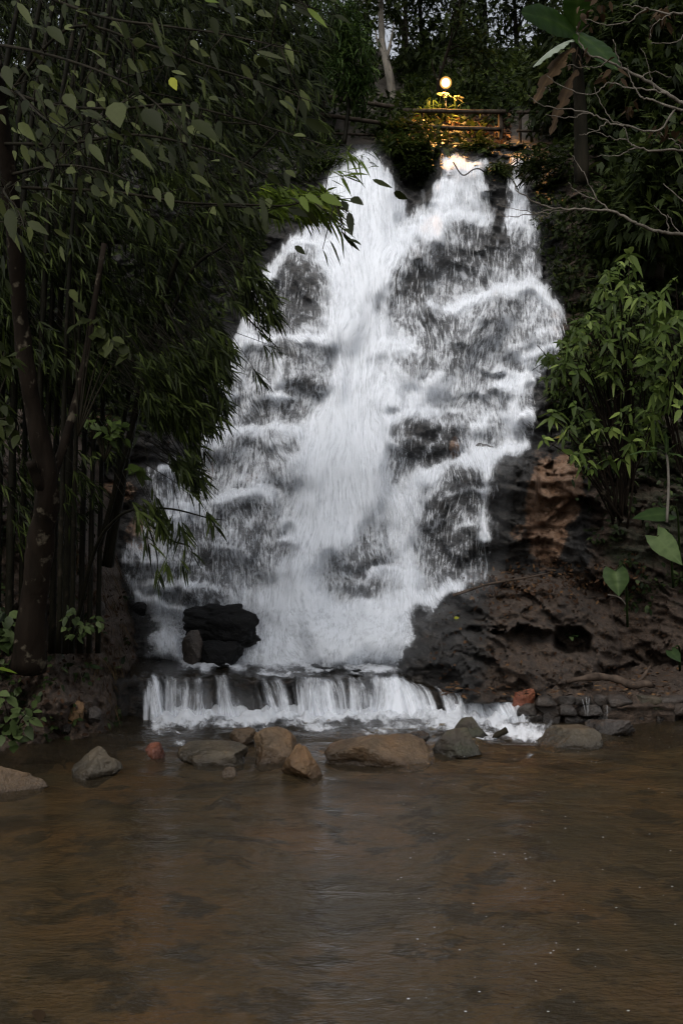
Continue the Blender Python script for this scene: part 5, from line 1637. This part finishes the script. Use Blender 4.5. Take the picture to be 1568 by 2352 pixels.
# single leaves that show large
for (a, b, dx_, dy_, L_, W_, tn) in ((262, 235, .25, -.75, .17, .13, .95), (40, 5, .6, -.8, .2, .05, 1.0), (150, 215, .5, -.7, .13, .08, .85), (85, 150, .8, -.4, .13, .06, .8), (20, 245, -.8, -.3, .12, .09, .8), (205, 330, .6, -.7, .17, .06, .85), (330, 250, .6, -.7, .2, .12, .2),
                                     (440, 275, .8, -.6, .22, .10, .5), (385, 440, .3, -.9, .12, .06, .95), (355, 430, .4, -.8, .1, .05, .85), (300, 340, .7, -.6, .2, .06, .85), (20, 480, .3, -1, .2, .08, .5), (10, 150, .4, -.9, .16, .07, .7), (110, 60, .6, -.6, .18, .08, .6), (440, 400, .8, -.5, .15, .05, .9)):
    leaves(ml, P([a], [b], 6.1), np.array([[dx_, -.3, dy_]]), np.array([[-.2, -.6, .7]]), np.array([L_]), np.array([W_]), 'ovate', .15, tint=np.array([tn * .78]))
ml.build('crown', M['broad'], bt)
ml = MB()
for (a, b, dx_, dy_, L_, W_, tn) in ((392, 178, .4, -.8, .10, .055, .95), (705, 18, .7, -.75, .19, .04, .5), (735, 448, .9, -.45, .16, .07, .3), (690, 450, .4, -.8, .12, .05, .35), (700, 446, .8, -.5, .14, .05, .3), (470, 1, .9, -.2, .1, .03, .3)):
    leaves(ml, P([a], [b], 6.3), np.array([[dx_, -.3, dy_]]), np.array([[-.2, -.9, .4]]), np.array([L_]), np.array([W_]), 'ovate', .1, tint=np.array([tn]))
ml.build('young_leaves', M['lime'], bt)['label'] = 'few bright yellow green young leaves'

# small broad leaved plants at left
def leafy(label, name, cat, foot, D_, spots, L, mat, tint, group=None):
    t = thing(name, label, cat, P(foot[0], foot[1], D_ + .1), group)
    ms, ml = MB(), MB()
    f = P(foot[0], foot[1], D_ + .1)
    for (a, b, n_) in spots:
        e = P(a, b, D_ + rng.uniform(-.15, .1))
        tube(ms, curve(np.stack([f, (f + e) / 2 + (0, 0, .05), e]), 6), np.linspace(.01, .004, 6), 5)
        leaves(ml, e + rng.normal(0, .05, (n_, 3)), nrm(np.array([.3, -.4, -.3]) + .8 * rdir(n_)), np.array([0, -.7, .8]) + .4 * rdir(n_), rng.uniform(L * .6, L, n_), rng.uniform(L * .35, L * .6, n_), 'ovate', .2, tint=np.clip(tint + rng.normal(0, .2, n_), 0, 1))
    ms.build('stem', M['bark_dark'], t)
    ml.build('foliage', mat, t)


GP = 'small leafy plants on the left bank'
leafy('climber with lobed olive leaves hanging in the dark bamboo', 'climber', 'climber', (180, 1000), 9.0, [(215, 750, 5), (240, 775, 5), (262, 790, 5), (285, 800, 3), (205, 735, 3), (170, 690, 3)], .17, M['broad'], .55, GP)
leafy('climber with green leaves above the leaning stem fork', 'climber', 'climber', (240, 1060), 9.4, [(215, 970, 5), (235, 1000, 4), (275, 1000, 6), (265, 980, 6), (290, 985, 3), (200, 960, 3)], .13, M['shrub'], .35, GP)
leafy('pair of long green leaves on the dark rock at left', 'seedling', 'plant', (330, 1100), 10.2, [(325, 1075, 4), (318, 1080, 3)], .2, M['shrub'], .25, GP)
leafy('drooping leaves at the left edge beside the trunk', 'leafy_plant', 'plant', (-30, 1000), 8.4, [(10, 810, 4), (30, 830, 4), (5, 975, 4), (35, 985, 4), (20, 960, 3)], .17, M['broad'], .4, GP)
leafy('dark plant with rounded leaves at the bottom left corner of the bank', 'leafy_plant', 'plant', (30, 1700), 9.6, [(20, 1640, 6), (45, 1660, 6), (60, 1640, 6), (35, 1690, 6), (5, 1600, 6), (80, 1650, 4), (10, 1680, 5)], .16, M['cover'], .75, GP)
leafy('small plant with grey green leaves halfway up the left bank', 'leafy_plant', 'plant', (160, 1480), 10.6, [(185, 1440, 6), (200, 1425, 5), (165, 1400, 6), (150, 1420, 5), (220, 1430, 4), (180, 1460, 5)], .12, M['cover'], .8, GP)
leafy('dark leaved plant at the left edge behind the trunk foot', 'leafy_plant', 'plant', (-20, 1520), 10.0, [(5, 1400, 5), (15, 1440, 5), (8, 1480, 5), (-5, 1460, 5)], .2, M['cover'], .45, GP)
one_leaf('banana_leaf', 'curved yellow green leaf blade poking in at the left edge', P(-12, 1533, 9.5), (1, -.1, -.1), (0, -.5, 1), .22, .05, M['lime'], tint=.25, kind='lance', droop=.15)
one_leaf('fallen_leaf', 'green blade leaf lying low on the left bank', P(205, 1528, float(bankD(205, 1528)) - .08), (1, -.1, -.15), (0, -1, .5), .17, .05, M['taro'], tint=.2, kind='lance', group='single fallen leaves')

# hair roots and dry grass hanging on the edge of the left bank
mb = MB()
n = 900
py = rng.uniform(1240, 1680, n)
px = np.interp(py, [1250, 1390, 1520, 1660], [262, 296, 314, 336]) - 95 * rng.random(n) ** 1.4
p = P(px, py, bankD(px, py) - .04)
leaves(mb, p, nrm(np.array([.25, -.5, -.75]) + .55 * rdir(n)), rdir(n), rng.uniform(.08, .3, n), rng.uniform(.004, .010, n), 'lance', .5, tint=rng.random(n) ** 1.6)
tag(mb.build('dry_grass', M['dead']), 'dry hanging grass and hair roots on the edge of the left bank', kind='stuff')
